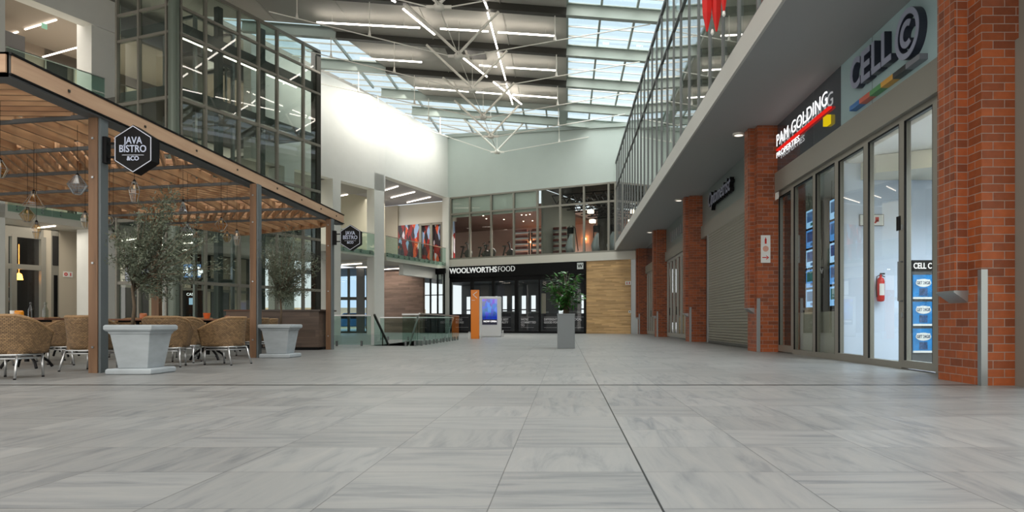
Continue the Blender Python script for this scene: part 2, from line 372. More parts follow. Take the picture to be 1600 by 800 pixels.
# ================================================================== STRUCTURE
# stair well hole: X -6.6..-4.15, Y 19.9..26
HX0, HX1, HY0, HY1 = -5.6, -4.25, 19.9, 26.0
mb = MB()
mb.box(-32, HX0, -8, 75, -.3, 0); mb.box(HX1, 16, -8, 75, -.3, 0); mb.box(HX0, HX1, -8, HY0, -.3, 0); mb.box(HX0, HX1, HY1, 75, -.3, 0)
struct(mb, 'floor', T_FLOOR, 'grey veined square stone tiles covering the whole mall floor', m=Matrix())
mb = MB(); mb.box(HX0-.1, HX0, HY0, HY1, -3.2, -.02); mb.box(HX1, HX1+.1, HY0, HY1, -3.2, -.02); mb.box(HX0, HX1, HY0-.1, HY0, -3.2, -.31); mb.box(HX0, HX1, HY1, HY1+.1, -3.2, -.31); mb.box(HX0, HX1, HY0, HY1, -3.3, -3.2)
struct(mb, 'wall_stairwell', WARMW, 'pale walls lining the open stairwell in the floor')
mb = MB()
for i in range(16): mb.box(-5.43, -4.5, 20.2+i*.3, 20.5+i*.3, -.3-(i+1)*.18, -.18*(i+1))
solo(mb, 'staircase', CONC, 'grey stairs going down inside the opening in the floor', 'stairs')

# ---- right hand shop row
SZ = 5.03
struct(MB().box(2.976, 7.5, 1, 42.3, SZ, SZ+.37), 'ceiling_gallery', SOFFIT, 'grey underside of the upper walkway above the right shops')
struct(MB().box(2.93, 2.976, 1, 42.3, SZ-.01, SZ+.41), 'trim_1', FASC, 'pale edge band of the upper walkway over the right shops')
struct(MB().box(7.5, 7.7, 1, 42, SZ+.37, 12.6), 'wall_right', WARMW, 'pale back wall of the upper right walkway')
PY = [7.19, 15.62, 24.2, 33.0, 41.2]
pl = ['nearest red brick pillar at right edge beside the blue sign shop', 'second red brick pillar carrying the white fire sign', 'third red brick pillar left of the roller shutter', 'fourth red brick pillar between the two folding door shops', 'farthest red brick pillar beside the light oak wall']
for i, y in enumerate(PY):
    t = thing('brick_pillar', pl[i], 'pillar', Matrix.Translation((4.24, y, 0)), 'brick pillars along the right shops')
    e = .84 if i < 4 else .6
    MB().box(0, .6, 0, e, 0, SZ-.003).build('shaft', BR_S, t)
    MB().box(-.14, 0, .25, .25+.34*e/.84, .985, SZ-.003).build('pilaster', BR_H, t)
    MB().add([(-.15,.24,.985),(0,.24,.985),(0,.60,.985),(-.15,.60,.985),(-.15,.24,.965),(0,.24,.86),(0,.60,.86),(-.15,.60,.965)],
             [(0,1,2,3),(7,6,5,4),(0,4,5,1),(1,5,6,2),(2,6,7,3),(3,7,4,0)]).build('steel_cap', GALV, t)
    MB().box(-.006, 0, -.006, .06, 0, 1.19).box(0, .06, -.006, 0, 0, 1.19).build('corner_guard', GALV, t)
# shopfronts: frame local x runs toward the camera (-Y), local y into the shop (+X)
GX = 4.75
def shop(px): return GX*F/(px-VX)      # Y of a pixel column on the shopfront plane
def sfr(): return fr((GX, 0, 0), (0, -1))
def bays(y0, y1, name, label, cols, glassm=GLASS, zt=3.53, n=1):
    pass
BZ0, BZ1 = 3.53, 3.96
def band(y0, y1, label, idx):
    struct(MB().box(GX-.13, GX+.12, y0, y1, BZ0, BZ1), 'trim_%d' % idx, ALU, label)
band(8.03, 15.62, 'taupe metal band above the glass front of the two nearest shops', 2)
band(16.46, 24.2, 'taupe metal band above the roller shutter', 3)
band(25.04, 33.0, 'taupe metal band above the pale folding doors', 4)
band(33.84, 41.2, 'taupe metal band above the farthest narrow folding doors', 5)
band(1, 7.19, 'taupe metal band cut by the right picture edge', 6)
def glazed(name, label, y0, y1, z0, z1, fw=.07, kind='window', handle=False, mull=()):
    """frame between y0<y1 on the shopfront plane"""
    t = thing(name, label, kind, Matrix.Translation((GX, (y0+y1)/2, 0)), kind='structure')
    a, b_ = -(y1-y0)/2, (y1-y0)/2
    f = MB(); f.box(-.05, .05, a, a+fw, z0, z1); f.box(-.05, .05, b_-fw, b_, z0, z1); f.box(-.05, .05, a+fw, b_-fw, z0, z0+fw*1.4); f.box(-.05, .05, a+fw, b_-fw, z1-fw, z1)
    f.build('frame', ALU, t)
    MB().box(-.006, .006, a+fw, b_-fw, z0+fw*1.4, z1-fw).build('pane', GLASS, t)
    MB().box(-.05, -.02, a+fw, a+fw+.012, z0+fw*1.4, z1-fw).box(-.05, -.02, b_-fw-.012, b_-fw, z0+fw*1.4, z1-fw).box(-.05, -.02, a+fw, b_-fw, z1-fw-.012, z1-fw).build('gasket', BLACKM, t)
    if handle:
        h = MB(); yy = b_-.035 if handle > 0 else a+.035
        h.tube([(-.05, yy, .95), (-.11, yy, .95), (-.11, yy, 1.5), (-.05, yy, 1.5)], .012, 8); h.build('handle', STEELG, t)
        MB().box(-.065, -.05, yy-.02, yy+.02, .72, .79).box(-.065, -.05, yy-.02, yy+.02, 1.95, 2.02).build('lock', GALV, t)
    return t
yd0, yd1 = shop(1468), shop(1414)
struct(MB().box(GX-.05, GX+.05, 8.03, yd0, 0, BZ0), 'wall_stub', ALU, 'taupe panel hidden behind the nearest pillar')
glazed('door_1', 'tall glass door of the shop with the pale blue sign', yd0, yd1, 0.02, BZ0, .075, 'door', handle=1)
glazed('window_1', 'glass pane with fire extinguisher sign visible behind, beside the nearest glass door', yd1, shop(1358), 0, BZ0, .07)
glazed('window_2', 'glass pane left of the pane with the extinguisher', shop(1358), shop(1311), 0, BZ0, .09)
glazed('window_3', 'glass pane in front of the right column of lit property cards', shop(1311), shop(1276), 0, BZ0, .07)
glazed('window_4', 'glass pane in front of the left column of lit property cards', shop(1276), shop(1242), 0, BZ0, .07)
glazed('door_2', 'narrow glass door with dark interior beside the lit property cards', shop(1242), shop(1218), .02, BZ0, .1, 'door', handle=1)
struct(MB().box(GX-.1, GX+.06, shop(1218), shop(1213), 0, BZ0), 'trim_7', WHITE, 'white post left of the narrow glass door')
struct(MB().box(GX-.05, GX+.05, shop(1213), 15.62, 0, BZ0), 'trim_8', ALU, 'narrow taupe side frame next to the second brick pillar')
# near right shop beyond the first pillar
glazed('window_5', 'taupe framed shop window cut by the right picture edge', 4.6, 7.19, 0, BZ0, .12)
struct(MB().box(4.58, 4.70, 6.95, 7.188, 0, BZ0), 'trim_9', ALU, 'taupe post right of the nearest brick pillar')
solo(MB().box(4.62, 4.69, 6.93, 6.95, 1.28, 1.38), 'door_lock', BLACK, 'small black lock on the taupe post at the right picture edge', 'lock')
# signs plane
SX = 4.68
def board(y0, y1, m_, name, label, seam=None):
    t = thing(name, label, 'sign', fr((SX, y1, 0), (0, -1)))
    MB().box(0, y1-y0, 0, .05, BZ1, SZ-.002).build('backboard', m_, t)
    if seam: MB().box(y1-seam-.004, y1-seam+.004, -.003, 0, BZ1, SZ-.002).build('seam', STEELG, t)
    return t
yc = SX*F/(1314-VX)
t = board(8.03, yc, SIGNB, 'shop_sign', 'pale blue sign board with raised grey letters and a coloured bar', seam=SX*F/(1363-VX))
def ly(px): return yc-SX*F/(px-VX)
wc = (ly(1405)-ly(1339))
for k_, ch_ in enumerate('CELL'):
    xk = ly(1339)+wc*[0, .29, .55, .78][k_]; wk_ = wc*[.26, .22, .21, .21][k_]
    text('letter', ch_, .66, .05, LETD, t, (xk, -.055, 4.37), bold=.016, width=wk_)
    text('letter_face', ch_, .66, .004, LETG, t, (xk, -.11, 4.37), bold=.014, width=wk_)
cx, cz = (ly(1409)+ly(1451))/2, 4.53
def ring(mb_, cx, cz, ro, ri, y0, y1, a0=0, a1=2*math.pi, n=40):
    b0 = len(mb_.v); full = abs(a1-a0-2*math.pi) < 1e-3
    for i in range(n+1):
        a = a0+(a1-a0)*i/n
        for r, y in ((ro, y0), (ri, y0), (ri, y1), (ro, y1)): mb_.v.append(Vector((cx+r*math.cos(a), y, cz+r*math.sin(a))))
    for i in range(n):
        for j in range(4):
            k = b0+i*4; mb_.f.append([k+j, k+(j+1) % 4, k+4+(j+1) % 4, k+4+j]); mb_.mi.append(mb_.m)
    if not full:
        mb_.f.append([b0, b0+3, b0+2, b0+1]); mb_.mi.append(mb_.m); k = b0+n*4; mb_.f.append([k, k+1, k+2, k+3]); mb_.mi.append(mb_.m)
R = .335
mb = MB(); ring(mb, cx, cz, R, R-.085, -.105, 0); ring(mb, cx, cz, .19, .10, -.105, 0, math.radians(50), math.radians(310), 24); mb.build('round_emblem', LETD, t)
mb = MB(); ring(mb, cx, cz, R-.003, R-.082, -.113, -.106); ring(mb, cx, cz, .187, .103, -.113, -.106, math.radians(51), math.radians(309), 24); mb.build('round_emblem_face', LETG, t)
x0, x1 = ly(1338), ly(1450); cols = ['2d6fb0', 'c25a45', '4c8f52', 'cf9a35', '26282c', '777a82']
for i, c in enumerate(cols):
    MB().box(x0+(x1-x0)*i/6, x0+(x1-x0)*(i+1)/6, -.11, -.001, 4.06, 4.135).build('colour_bar', mat('bar '+c, c, .35), t)
t = board(yc, 15.62, SIGNK, 'shop_sign', 'charcoal sign board with glowing white serif letters and red underline', seam=SX*F/(1272-VX))
def ly2(px): return 15.62-SX*F/(px-VX)
# serif lettering: lit face plus little serifs
def serif(s, size, x, z, w, par, nm):
    o = text(nm, s, size, .003, LETW, par, (x, -.05, z), bold=0, width=w)
    return o
wt = ly2(1297)-ly2(1217)
serif('PAM', .36, ly2(1217), 4.53, wt*.27, t, 'lit_word'); serif('GOLDING', .36, ly2(1217)+wt*.335, 4.53, wt*.665, t, 'lit_word')
mbs = MB()
for k in range(22):
    xx = ly2(1217)+wt*(k+.5)/22
mbs.box(ly2(1217), ly2(1300), -.06, -.001, 4.43, 4.465); mbs.build('red_underline', emit('red light', 'd8231c', 1.0), t)
serif('PROPERTIES', .17, ly2(1217), 4.27, ly2(1253)-ly2(1217), t, 'small_letters')
MB().box(ly2(1292), ly2(1298.5), -.07, -.001, 4.17, 4.33).build('yellow_cube', emit('yellow light', 'e3c516', .8), t)
t = board(16.46, 24.2, SIGNG, 'shop_sign', 'grey green sign board with dark script letters above the roller shutter')
def ly3(px): return 24.2-SX*F/(px-VX)
L3 = ly3(1149)-ly3(1114)
text('script_letters', 'Optometrist', .62, .06, BLACKM, t, (ly3(1114), -.08, 4.34), bold=.012, width=L3, shear=.35)
text('script_letters_face', 'Optometrist', .62, .004, LETG, t, (ly3(1114), -.146, 4.34), bold=.002, width=L3, shear=.35)
t = board(25.04, 33.0, SIGNG, 'shop_sign', 'grey sign board with pale worn letters above the folding doors')
for k in range(7): MB().box(1.6+k*.55, 1.95+k*.55, -.06, -.001, 4.25+.05*(k % 2), 4.65).build('letter_block', GALV, t)
t = board(33.84, 41.2, SIGNK, 'shop_sign', 'small dark sign board above the farthest folding doors')
# roller shutter
ys0, ys1 = 4.65*F/(1168-VX), 4.65*F/(1108-VX)
t = thing('roller_shutter', 'closed taupe metal roller shutter between second and third brick pillars', 'roller shutter', Matrix.Translation((4.65, 0, 0)))
mb = MB(); nsl = 44; hs = BZ0/nsl
prof = []
for i in range(nsl):
    z = i*hs; prof += [(0.0, z+.001), (-.018, z+hs*.3), (-.022, z+hs*.6), (-.012, z+hs*.9), (.0, z+hs*.97)]
b0 = len(mb.v)
for x, z in prof: mb.v.append(Vector((x, 16.46, z+.03))); mb.v.append(Vector((x, ys1, z+.03)))
for i in range(len(prof)-1): mb.f.append([b0+2*i, b0+2*i+1, b0+2*i+3, b0+2*i+2]); mb.mi.append(0)
mb.build('curtain', mat('shutter metal', '8c897c', .45, .3), t, solid=.004)
MB().box(-.05, .06, ys1, ys1+.14, 0, BZ0).build('guide_rail', GALV, t)
MB().box(-.03, .02, 16.46, ys1, .01, .09).build('bottom_bar', ALUD, t)
struct(MB().box(4.8, 4.9, ys1+.14, 24.2, 0, BZ0), 'wall_panel', mat('brown side panel', '3a2c22', .5), 'dark side panel left of the roller shutter')
# folding doors far bays
def folding(y0, y1, n_, label):
    t = thing('folding_door', label, 'folding door', Matrix.Translation((GX, 0, 0)))
    w = (y1-y0)/n_
    for k in range(n_):
        a = y0+k*w
        d = MB().box(-.04, .04, a, a+.11, .03, BZ0).box(-.04, .04, a+w-.11, a+w, .03, BZ0).box(-.04, .04, a+.11, a+w-.11, .03, .2).box(-.04, .04, a+.11, a+w-.11, BZ0-.1, BZ0).build('leaf_frame', mat('pale frame', 'a9a9a2', .4, .2) if k == 0 and n_ == 9 else MATS.setdefault('pf', mat('pale leaf frame', 'a9a9a2', .4, .2)), t)
        MB().box(-.004, .004, a+.11, a+w-.11, .2, BZ0-.1).build('glass', GLASS, d)
        if k % 2: MB().box(-.07, -.04, a+.02, a+.05, 1.0, 1.35).build('handle', BLACK, d)
folding(25.1, 32.95, 8, 'row of pale framed folding glass doors between third and fourth brick pillars')
folding(33.9, 41.15, 7, 'row of pale framed folding glass doors beyond the fourth brick pillar')
# shop interiors
struct(MB().box(GX+.02, 9.2, 12.24, 12.36, 0, 4.5), 'wall_partition', SHOPB, 'pale blue white wall inside the nearest shop', )
struct(MB().box(9.2, 9.3, 3, 42, 0, SZ), 'wall_shops_back', SHOPB, 'back wall inside the right shops')
struct(MB().box(GX+.1, 9.2, 3, 12.24, 3.42, 3.55), 'ceiling_shop', WHITE, 'white ceiling inside the nearest shop')
mb = MB(); pts = []
for k in range(17):
    a = k/16; pts.append((GX+.35+a*4.0, 11.3-1.7*math.sin(a*math.pi*.5)*.8+.3*math.cos(a*3)))
mb.prism(pts+[(9.1, 12.2), (GX+.35, 12.2)], 3.12, 3.41)
struct(mb, 'ceiling_bulkhead', mat('beige bulkhead', 'c9c5b4', .6), 'curved beige bulkhead under the ceiling of the nearest shop')
solo(MB().lathe([(.16, 0), (.17, .02), (.17, .04)], 24).build and MB().lathe([(.14, 3.385), (.16, 3.415)], 24, (6.0, 10.6)), 'ceiling_lamp', SPOT, 'round white lamp on the ceiling of the nearest shop', 'lamp')
solo(MB().box(6.6, 6.66, 9.0, 12.0, 3.39, 3.42).box(5.6, 5.66, 7.6, 9.4, 3.39, 3.42), 'strip_light', STRIPI, 'thin white strip light inside the nearest shop', 'light')
struct(MB().box(7.3, 7.4, 12.36, 15.9, 0, 3.5), 'wall_office', mat('charcoal office wall', '33363a', .6), 'charcoal wall inside the property office')
struct(MB().box(GX+.1, 9.2, 12.36, 15.9, 3.42, 3.55), 'ceiling_office', mat('office ceiling', '7d8180', .6), 'grey ceiling inside the property office')
struct(MB().box(GX+.1, 9.2, 15.9, 16.0, 0, SZ), 'wall_office_side', DARK, 'dark side wall inside the property office')
struct(MB().box(GX+.15, GX+.22, 12.4, 15.0, 0.02, .86), 'wall_low', mat('low beige panel', '9d9a8c', .6), 'low beige panel behind the property office glass')
for i in range(3): solo(MB().box(5.8+i*.6, 5.86+i*.6, 13, 15, 3.39, 3.42), 'strip_light', STRIPI, 'thin strip light under the grey ceiling of the property office', 'light', 'strip lights in the property office')
struct(MB().box(GX+.3, 9.2, 24.2, 24.3, 0, SZ), 'wall_shop_divider', BEIGE, 'divider wall between the shutter shop and the folding door shop')
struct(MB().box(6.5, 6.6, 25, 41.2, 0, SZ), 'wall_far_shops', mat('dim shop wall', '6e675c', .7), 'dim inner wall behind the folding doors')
# property cards, two columns
cardb = [emit('card glow '+c, c, 1.1) for c in ('7fb2e0', '5c93cf', '9cc7ea', '4f86c0', '86b4d8')]
cardp = [mat('card picture '+c, c, .4, emis=c, es=.5, noise=.6, nscale=9) for c in ('2e5f8c', '3a6c6b', '5b6f9a', '2c4c80', '406a9c')]
for colm, (px, w) in enumerate(((1266, .50), (1303, .42))):
    Yc = 5.15*F/(px-VX)
    solo(MB().box(5.168, 5.2, Yc-.33, Yc+.33, .9, 3.05).box(5.18, 5.19, Yc-.2, Yc-.19, 3.05, 3.42).box(5.18, 5.19, Yc+.19, Yc+.2, 3.05, 3.42), 'display_rack', BLACKM, ['black hanging rack behind the left column of lit property cards', 'black hanging rack behind the right column of lit property cards'][colm], 'rack')
    for k in range(5):
        z0 = .98+k*.42
        nm = ['lowest', 'second lowest', 'middle', 'second highest', 'highest'][k]
        t = thing('property_card', '%s lit blue property card in the %s column behind the office glass' % (nm, ['left', 'right'][colm]), 'card', Matrix.Translation((5.15, Yc, z0)), 'lit property cards')
        MB().box(0, .018, -w/2, w/2, 0, .37).build('light_panel', cardb[k], t)
        MB().box(-.004, 0, -w/2+.05, w/2-.05, .12, .33).build('picture', cardp[(k+colm) % 5], t)
        MB().box(-.004, 0, -w/2+.05, -.02, .03, .09).build('caption', cardp[(k+2) % 5], t)
# extinguisher + sign on partition
t = thing('fire_extinguisher', 'red fire extinguisher with white label on the wall inside the nearest shop', 'fire extinguisher', Matrix.Translation(at(1376, 505, 12.14)))
MB().lathe([(.01, .37), (.055, .38), (.065, .42), (.065, .72), (.05, .77), (.02, .79), (.018, .84)], 16).build('cylinder', RED, t, smooth=True)
MB().add([Vector((.0661*math.cos(a), .0661*math.sin(a), z)) for z in (.48, .68) for a in [math.radians(-130+i*10) for i in range(9)]], [(i, i+1, 10+i, 9+i) for i in range(8)]).build('label', WHITE, t)
MB().box(-.01, .07, -.012, .012, .84, .865).bar((0, 0, .83), (.07, 0, .80), .015, .015).build('valve_handle', BLACK, t)
MB().tube([(-.02, -.02, .83), (-.08, -.03, .8), (-.09, -.03, .6), (-.075, -.02, .45)], .009, 6).build('hose', BLACK, t)
for o in t.children: o.location.z += .0
t = thing('fire_sign', 'white safety sign with red extinguisher and hand symbols inside the nearest shop', 'sign', Matrix.Translation(at(1362, 352, 12.22)))
MB().box(-.2, .2, -.008, .004, 0, .18).build('plate', WHITE, t); MB().box(-.21, .21, -.004, .006, -.01, .19).build('border', STEELG, t)
MB().box(-.12, -.07, -.012, -.008, .03, .12).box(-.105, -.085, -.012, -.008, .12, .15).box(.06, .12, -.012, -.008, .06, .14).bar((.05, -.01, .04), (.1, -.01, .09), .004, .03).build('symbols', RED, t)
# cellular poster stand
P0 = at(1442, 570, 10.5)
t = thing('poster_stand', 'dark floor stand with three blue promotional posters behind the glass door', 'poster stand', Matrix.Translation((P0.x, 10.5, 0)))
MB().box(-.165, .165, 0, .06, 0.0, 1.58).build('panel', mat('stand grey', '4a4c4e', .5), t)
hd = MB().box(-.165, .165, -.012, 0, 1.42, 1.58).build('header', BLACK, t)
text('header_text', 'CELL C', .12, .003, LETW, t, (-.145, -.014, 1.455), bold=.002, width=.27)
PBL = mat('blue poster', '1d6ea8', .3, emis='1d6ea8', es=.25, noise=.35, nscale=7)
for k in range(3):
    z0 = .2+k*.40
    p = MB().box(-.155, .155, -.015, 0, z0, z0+.36).build('poster', PBL, t)
    MB().box(-.155, .155, -.018, -.015, z0, z0+.03).box(-.1, .1, -.018, -.015, z0+.27, z0+.29).lathe([(.0, z0+.22), (.001, z0+.22)], 3).build('white_strip', WHITE, p)
    q = MB(); ring(q, 0, z0+.24, .06, .0, -.019, -.016, n=20); 
    for v in q.v: v.x *= 1.9
    q.build('white_oval', WHITE, p)
    text('poster_text', 'GET 24GB', .065, .001, mat('navy ink %d' % k, '16304f', .5), p, (-.1, -.02, z0+.22), width=.2, bold=.001)
    MB().box(-.06, .06, -.019, -.015, z0+.05, z0+.16).build('phone_picture', mat('phone picture %d' % k, '31517c', .3, noise=.6, nscale=30), p)
# signs on glass / pillar
t = thing('fire_sign', 'tall white sign with extinguisher, round symbol and red arrow on second pillar', 'sign', Matrix.Translation((4.31, 15.61, 1.98)))
MB().box(0, .21, -.012, 0, 0, .61).build('plate', WHITE, t)
MB().box(.085, .125, -.016, -.012, .42, .53).box(.097, .113, -.016, -.012, .53, .56).build('extinguisher_symbol', RED, t)
q = MB(); ring(q, .105, .31, .065, 0, -.016, -.012, n=20); q.build('round_symbol', mat('pink symbol', 'cf9a88', .5), t)
MB().box(.03, .13, -.016, -.012, .105, .125).xz([(.11, .17), (.18, .115), (.11, .06), (.14, .115)], -.016, -.012).build('arrow', RED, t)
solo(MB().box(4.60, 4.615, 15.3, 15.52, 3.35, 3.5), 'exit_sign', WHITE, 'small white and red notice at the end of the taupe band', 'sign')
solo(MB().box(GX-.06, GX-.05, shop(1408)-.09, shop(1408)+.02, 1.95, 2.15), 'opening_hours_sticker', BLACK, 'small black notice on the glass beside the nearest door', 'notice')
# downlights in soffit
for i, (x, y) in enumerate(((3.99, 16.3), (3.99, 25.0), (4.0, 33.8), (3.99, 9.0))):
    t = thing('downlight', ['white round downlight in the soffit beside the second pillar', 'white round downlight in the soffit beside the third pillar', 'white round downlight in the soffit beside the fourth pillar', 'white round downlight in the soffit above the nearest shop door'][i], 'light', Matrix.Translation((x, y, SZ)), 'soffit downlights')
    MB().lathe([(.14, -.001), (.14, -.04), (.10, -.045)], 24).build('housing', WHITEM, t)
    MB().lathe([(.0, -.0455), (.1, -.0455)], 24).build('lens', emit('soft lens', 'fff3e2', 1.2), t)
# gallery glass screen
t = thing('glass_screen', 'tall glazed screen with grey mullions along the upper right walkway', 'screen', Matrix.Translation((2.976, 0, 0)))
for k in range(-2, 26):
    y = 10.9+1.23*k
    if y < 42.4: MB().box(-.03, .07, y-.03, y+.03, SZ+.37, 10.3).build('mullion', STEELG, t)
for z, w in ((SZ+.40, .07), (8.72, .05), (10.3, .12)): MB().box(-.04, .05, 8.2, 42.4, z-w/2, z+w/2).build('rail', STEELG, t)
MB().box(.0, .012, 8.2, 42.4, SZ+.37, 10.3).build('glass', GLASST, t)
# red hanging ornaments
for i, (px, pyb, Y, w) in enumerate(((1113, 54, 12.0, .20), (1131, 25, 11.6, .15))):
    b = at(px, pyb, Y)
    t = thing('hanging_ornament', ['longer folded red fabric ornament hanging outside the upper glass screen', 'shorter red fabric ornament with white tip hanging outside the upper glass screen'][i], 'ornament', Matrix.Translation(b), 'red hanging ornaments')
    for j, dx in enumerate((-.09, .07) if i == 0 else (0,)):
        q = MB(); q.lathe([(.015, .05), (w*.42, .35), (w*.6, 1.1), (w*.55, 2.2), (.05, 2.7)], 6, (dx, 0), .3); q.build('fold', REDF, t)
    MB().lathe([(.012, -.01), (.03, .02), (.022, .07), (.012, .09)], 10).build('tip', WHITE, t)
    MB().tube([(0, 0, 2.6), (0, 0, 7.0)], .008, 5).build('cord', WHITE, t)

# ================================================================== FAR WALL (slanted)
A = Vector((-8.06, 47.9, 0)); FD = Vector((.894, -.447, 0)); FM = fr(A, FD)
def fx(px): return hx(A, FD, px)
XW = fx(916); XR = fx(992)
def rzF(x, o, d): return 12.65-.075*(o[0]+d[0]*x)
struct(MB().xz([(0, 9.17), (19, 9.17), (19, rzF(19, A, FD)), (0, rzF(0, A, FD))], 0, .3), 'wall_far', GREENW, 'large pale green grey blank wall above the gym windows', m=FM)
struct(MB().bar((-.2, .05, rzF(0, A, FD)+.12), (17, .05, rzF(17, A, FD)+.12), .3, .22), 'trim_14', STEELL, 'pale edge beam along the top of the big blank wall', m=FM)
struct(MB().box(-.05, XR+.3, -.06, .35, 4.45, 4.94), 'trim_10', WARMW, 'pale band between the gym windows and the black shop sign', m=FM)
struct(MB().box(XW, fx(985.5), 0, .2, 0, 4.45), 'wall_oak', WDL, 'light oak boarded wall right of the black food shop', m=FM)
struct(MB().box(fx(985.5), XR+1.5, .02, .2, 0, 4.45), 'trim_11', GALV, 'grey metal edge at the right end of the oak wall', m=FM)
struct(MB().box(-.35, fx(703), -.15, .35, 0, 9.17), 'wall_corner_column', WHITE, 'white corner column left of the black food shop', m=FM)
# gym window band
t = thing('window_6', 'long band of gym windows above the black food shop', 'window', FM, kind='structure')
ms = [704.5, 734.5, 767.7, 802.8, 839.8, 875.4, 912.4, 951, 961.5]
for px in ms: MB().box(fx(px)-.06, fx(px)+.06, -.05, .08, 4.94, 9.17).build('mullion', ALU, t)
MB().box(fx(704), XR, -.04, .07, 7.95, 8.07).build('transom', ALU, t)
MB().box(fx(704), XR, -.05, .08, 9.07, 9.17).box(fx(704), XR, -.05, .08, 4.94, 5.04).build('head_and_sill', ALU, t)
MB().box(fx(704), XR, 0, .012, 5.0, 9.1).build('pane', glass('gym glass', (.9, .92, .9), 1.45), t)
MB().box(fx(705), fx(839), .1, .14, 7.8, 9.15).build('spandrel', GREENW, t)
GD = 9.0
struct(MB().box(-9, 17, GD, GD+.1, 4.94, 9.2), 'wall_gym_back', BROWNP, 'pink brown back wall of the gym', m=FM)
struct(MB().box(fx(842), fx(842)+.15, .3, 5, 4.94, 9.2), 'wall_gym_divider', mat('gym divider', '6c6f68', .7), 'grey divider wall inside the gym', m=FM)
struct(MB().box(-.3, 17, .3, 1.5, 4.5, 4.94).box(-9, 17, 1.5, GD+.1, 4.5, 4.94), 'floor_gym', mat('gym floor', '3b3a3a', .7), 'dark gym floor slab', m=FM)
struct(MB().box(-.3, fx(842), .3, 1.5, 8.15, 8.3).box(-9, fx(842), 1.5, GD, 8.15, 8.3), 'ceiling_gym', mat('brown gym ceiling', '7a5b50', .7), 'brown gym ceiling with small spotlights', m=FM)
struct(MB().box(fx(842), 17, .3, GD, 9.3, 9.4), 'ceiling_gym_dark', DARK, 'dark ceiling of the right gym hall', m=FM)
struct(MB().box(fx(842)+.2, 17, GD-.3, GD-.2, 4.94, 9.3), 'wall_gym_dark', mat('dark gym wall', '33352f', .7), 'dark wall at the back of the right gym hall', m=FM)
mb = MB()
for k in range(7):
    y = 1.2+k*1.1; a, c = fx(842)+.3, 14
    mb.bar((a, y, 8.9), (c, y, 8.9), .07, .07); mb.bar((a, y, 8.3), (c, y, 8.3), .07, .07)
    for j in range(9):
        x = a+(c-a)*j/9; mb.bar((x, y, 8.9), (x+(c-a)/18, y, 8.3), .05, .05); mb.bar((x+(c-a)/18, y, 8.3), (x+(c-a)/9, y, 8.9), .05, .05)
solo(mb, 'roof_truss', BLACK, 'dark steel trusses under the right gym hall ceiling', 'truss', m=FM)
for k in range(16):
    px = 712+random.random()*125; x = fx(px); 
    solo(MB().lathe([(.0, 8.13), (.05, 8.13), (.05, 8.15)], 8, (x, .8+random.random()*6)), 'spotlight', DOT, 'tiny round spotlight in the brown gym ceiling', 'light', 'gym ceiling spotlights', m=FM)
for k, (px, py) in enumerate(((895, 330), (895, 345), (948, 336), (943, 350), (940, 358), (937, 368), (953, 320), (934, 377))):
    x = fx(px); Yw = A.y-.447*x; zz = .64+(505-py)*Yw/F+.25
    solo(MB().box(x-.16, x+.16, 2.5+k*.3, 2.8+k*.3, zz, zz+.2), 'gym_lamp', DOT, 'small square lamp hanging in the dark right gym hall', 'lamp', 'lamps in the dark gym hall', m=FM)
for k, px in enumerate((727, 760, 785, 822)):
    solo(MB().lathe([(.0, 6.95), (.12, 6.95), (.12, 7.05)], 10, (fx(px), GD-.2)), 'wall_lamp', emit('warm wall lamp %d' % k, 'ffb070', 30), 'warm wall lamp glowing on the pink brown gym wall', 'lamp', 'warm wall lamps in the gym', m=FM)
MET = mat('gym machine grey', '8b9498', .4, .3); RUB = mat('gym rubber', '17181a', .6)
def machine(px, kind, label, depth=1.0, grp=None):
    x = fx(px); p = FM @ Vector((x, depth, 4.945))
    t = thing('cross_trainer' if kind == 0 else ('exercise_bike' if kind == 1 else 'weight_rack'), label, 'gym machine', fr(p, FD), grp)
    if kind == 0:
        MB().box(-.3, .3, -.6, .6, 0, .1).build('base', RUB, t)
        MB().tube([(0, -.35, .1), (-.08, -.4, .5), (0, -.35, 1.0), (.06, -.3, 1.3)], [.26, .25, .15, .07], 12).build('housing', MET, t, smooth=True)
        MB().box(-.22, .22, -.36, -.3, 1.35, 1.75).build('console', BLACK, t)
        for s in (-1, 1): MB().tube([(.28*s, .2, .3), (.3*s, -.1, 1.1), (.26*s, -.2, 1.7), (.1*s, -.25, 1.85)], .03, 6).build('arm_lever', RUB, t)
    elif kind == 1:
        MB().box(-.5, .5, -.15, .15, 0, .08).build('base', RUB, t)
        q = MB(); q.lathe([(.3, -.05), (.32, 0), (.3, .05)], 18); 
        for v in q.v: v.x, v.y, v.z = v.x+.3, v.z, v.y+.45
        q.build('flywheel', RUB, t)
        MB().bar((-.35, 0, .1), (-.1, 0, .95), .08, .08).bar((-.1, 0, .5), (.4, 0, .5), .08, .08).bar((.35, 0, .3), (.2, 0, 1.15), .08, .08).build('frame', BLACK, t)
        MB().box(-.3, 0, -.12, .12, .92, 1.0).build('saddle', BLACK, t)
        MB().bar((.2, -.25, 1.15), (.2, .25, 1.15), .05, .05).bar((.2, -.25, 1.15), (.4, -.25, 1.25), .04, .04).build('handlebar', BLACK, t)
    else:
        for s in (-.6, .6): MB().bar((s, 0, 0), (s, 0, 1.9), .08, .08).build('upright', RUB, t)
        for j in range(5): MB().bar((-.6, 0, .25+j*.38), (.6, 0, .25+j*.38), .3, .05).build('shelf', MET, t)
        for j in range(5): MB().box(-.5, .5, -.16, -.02, .29+j*.38, .45+j*.38).build('weights', mat('dumbbells %s%d' % (px, j), '5a1f1c', .5, noise=.7, nscale=20), t)
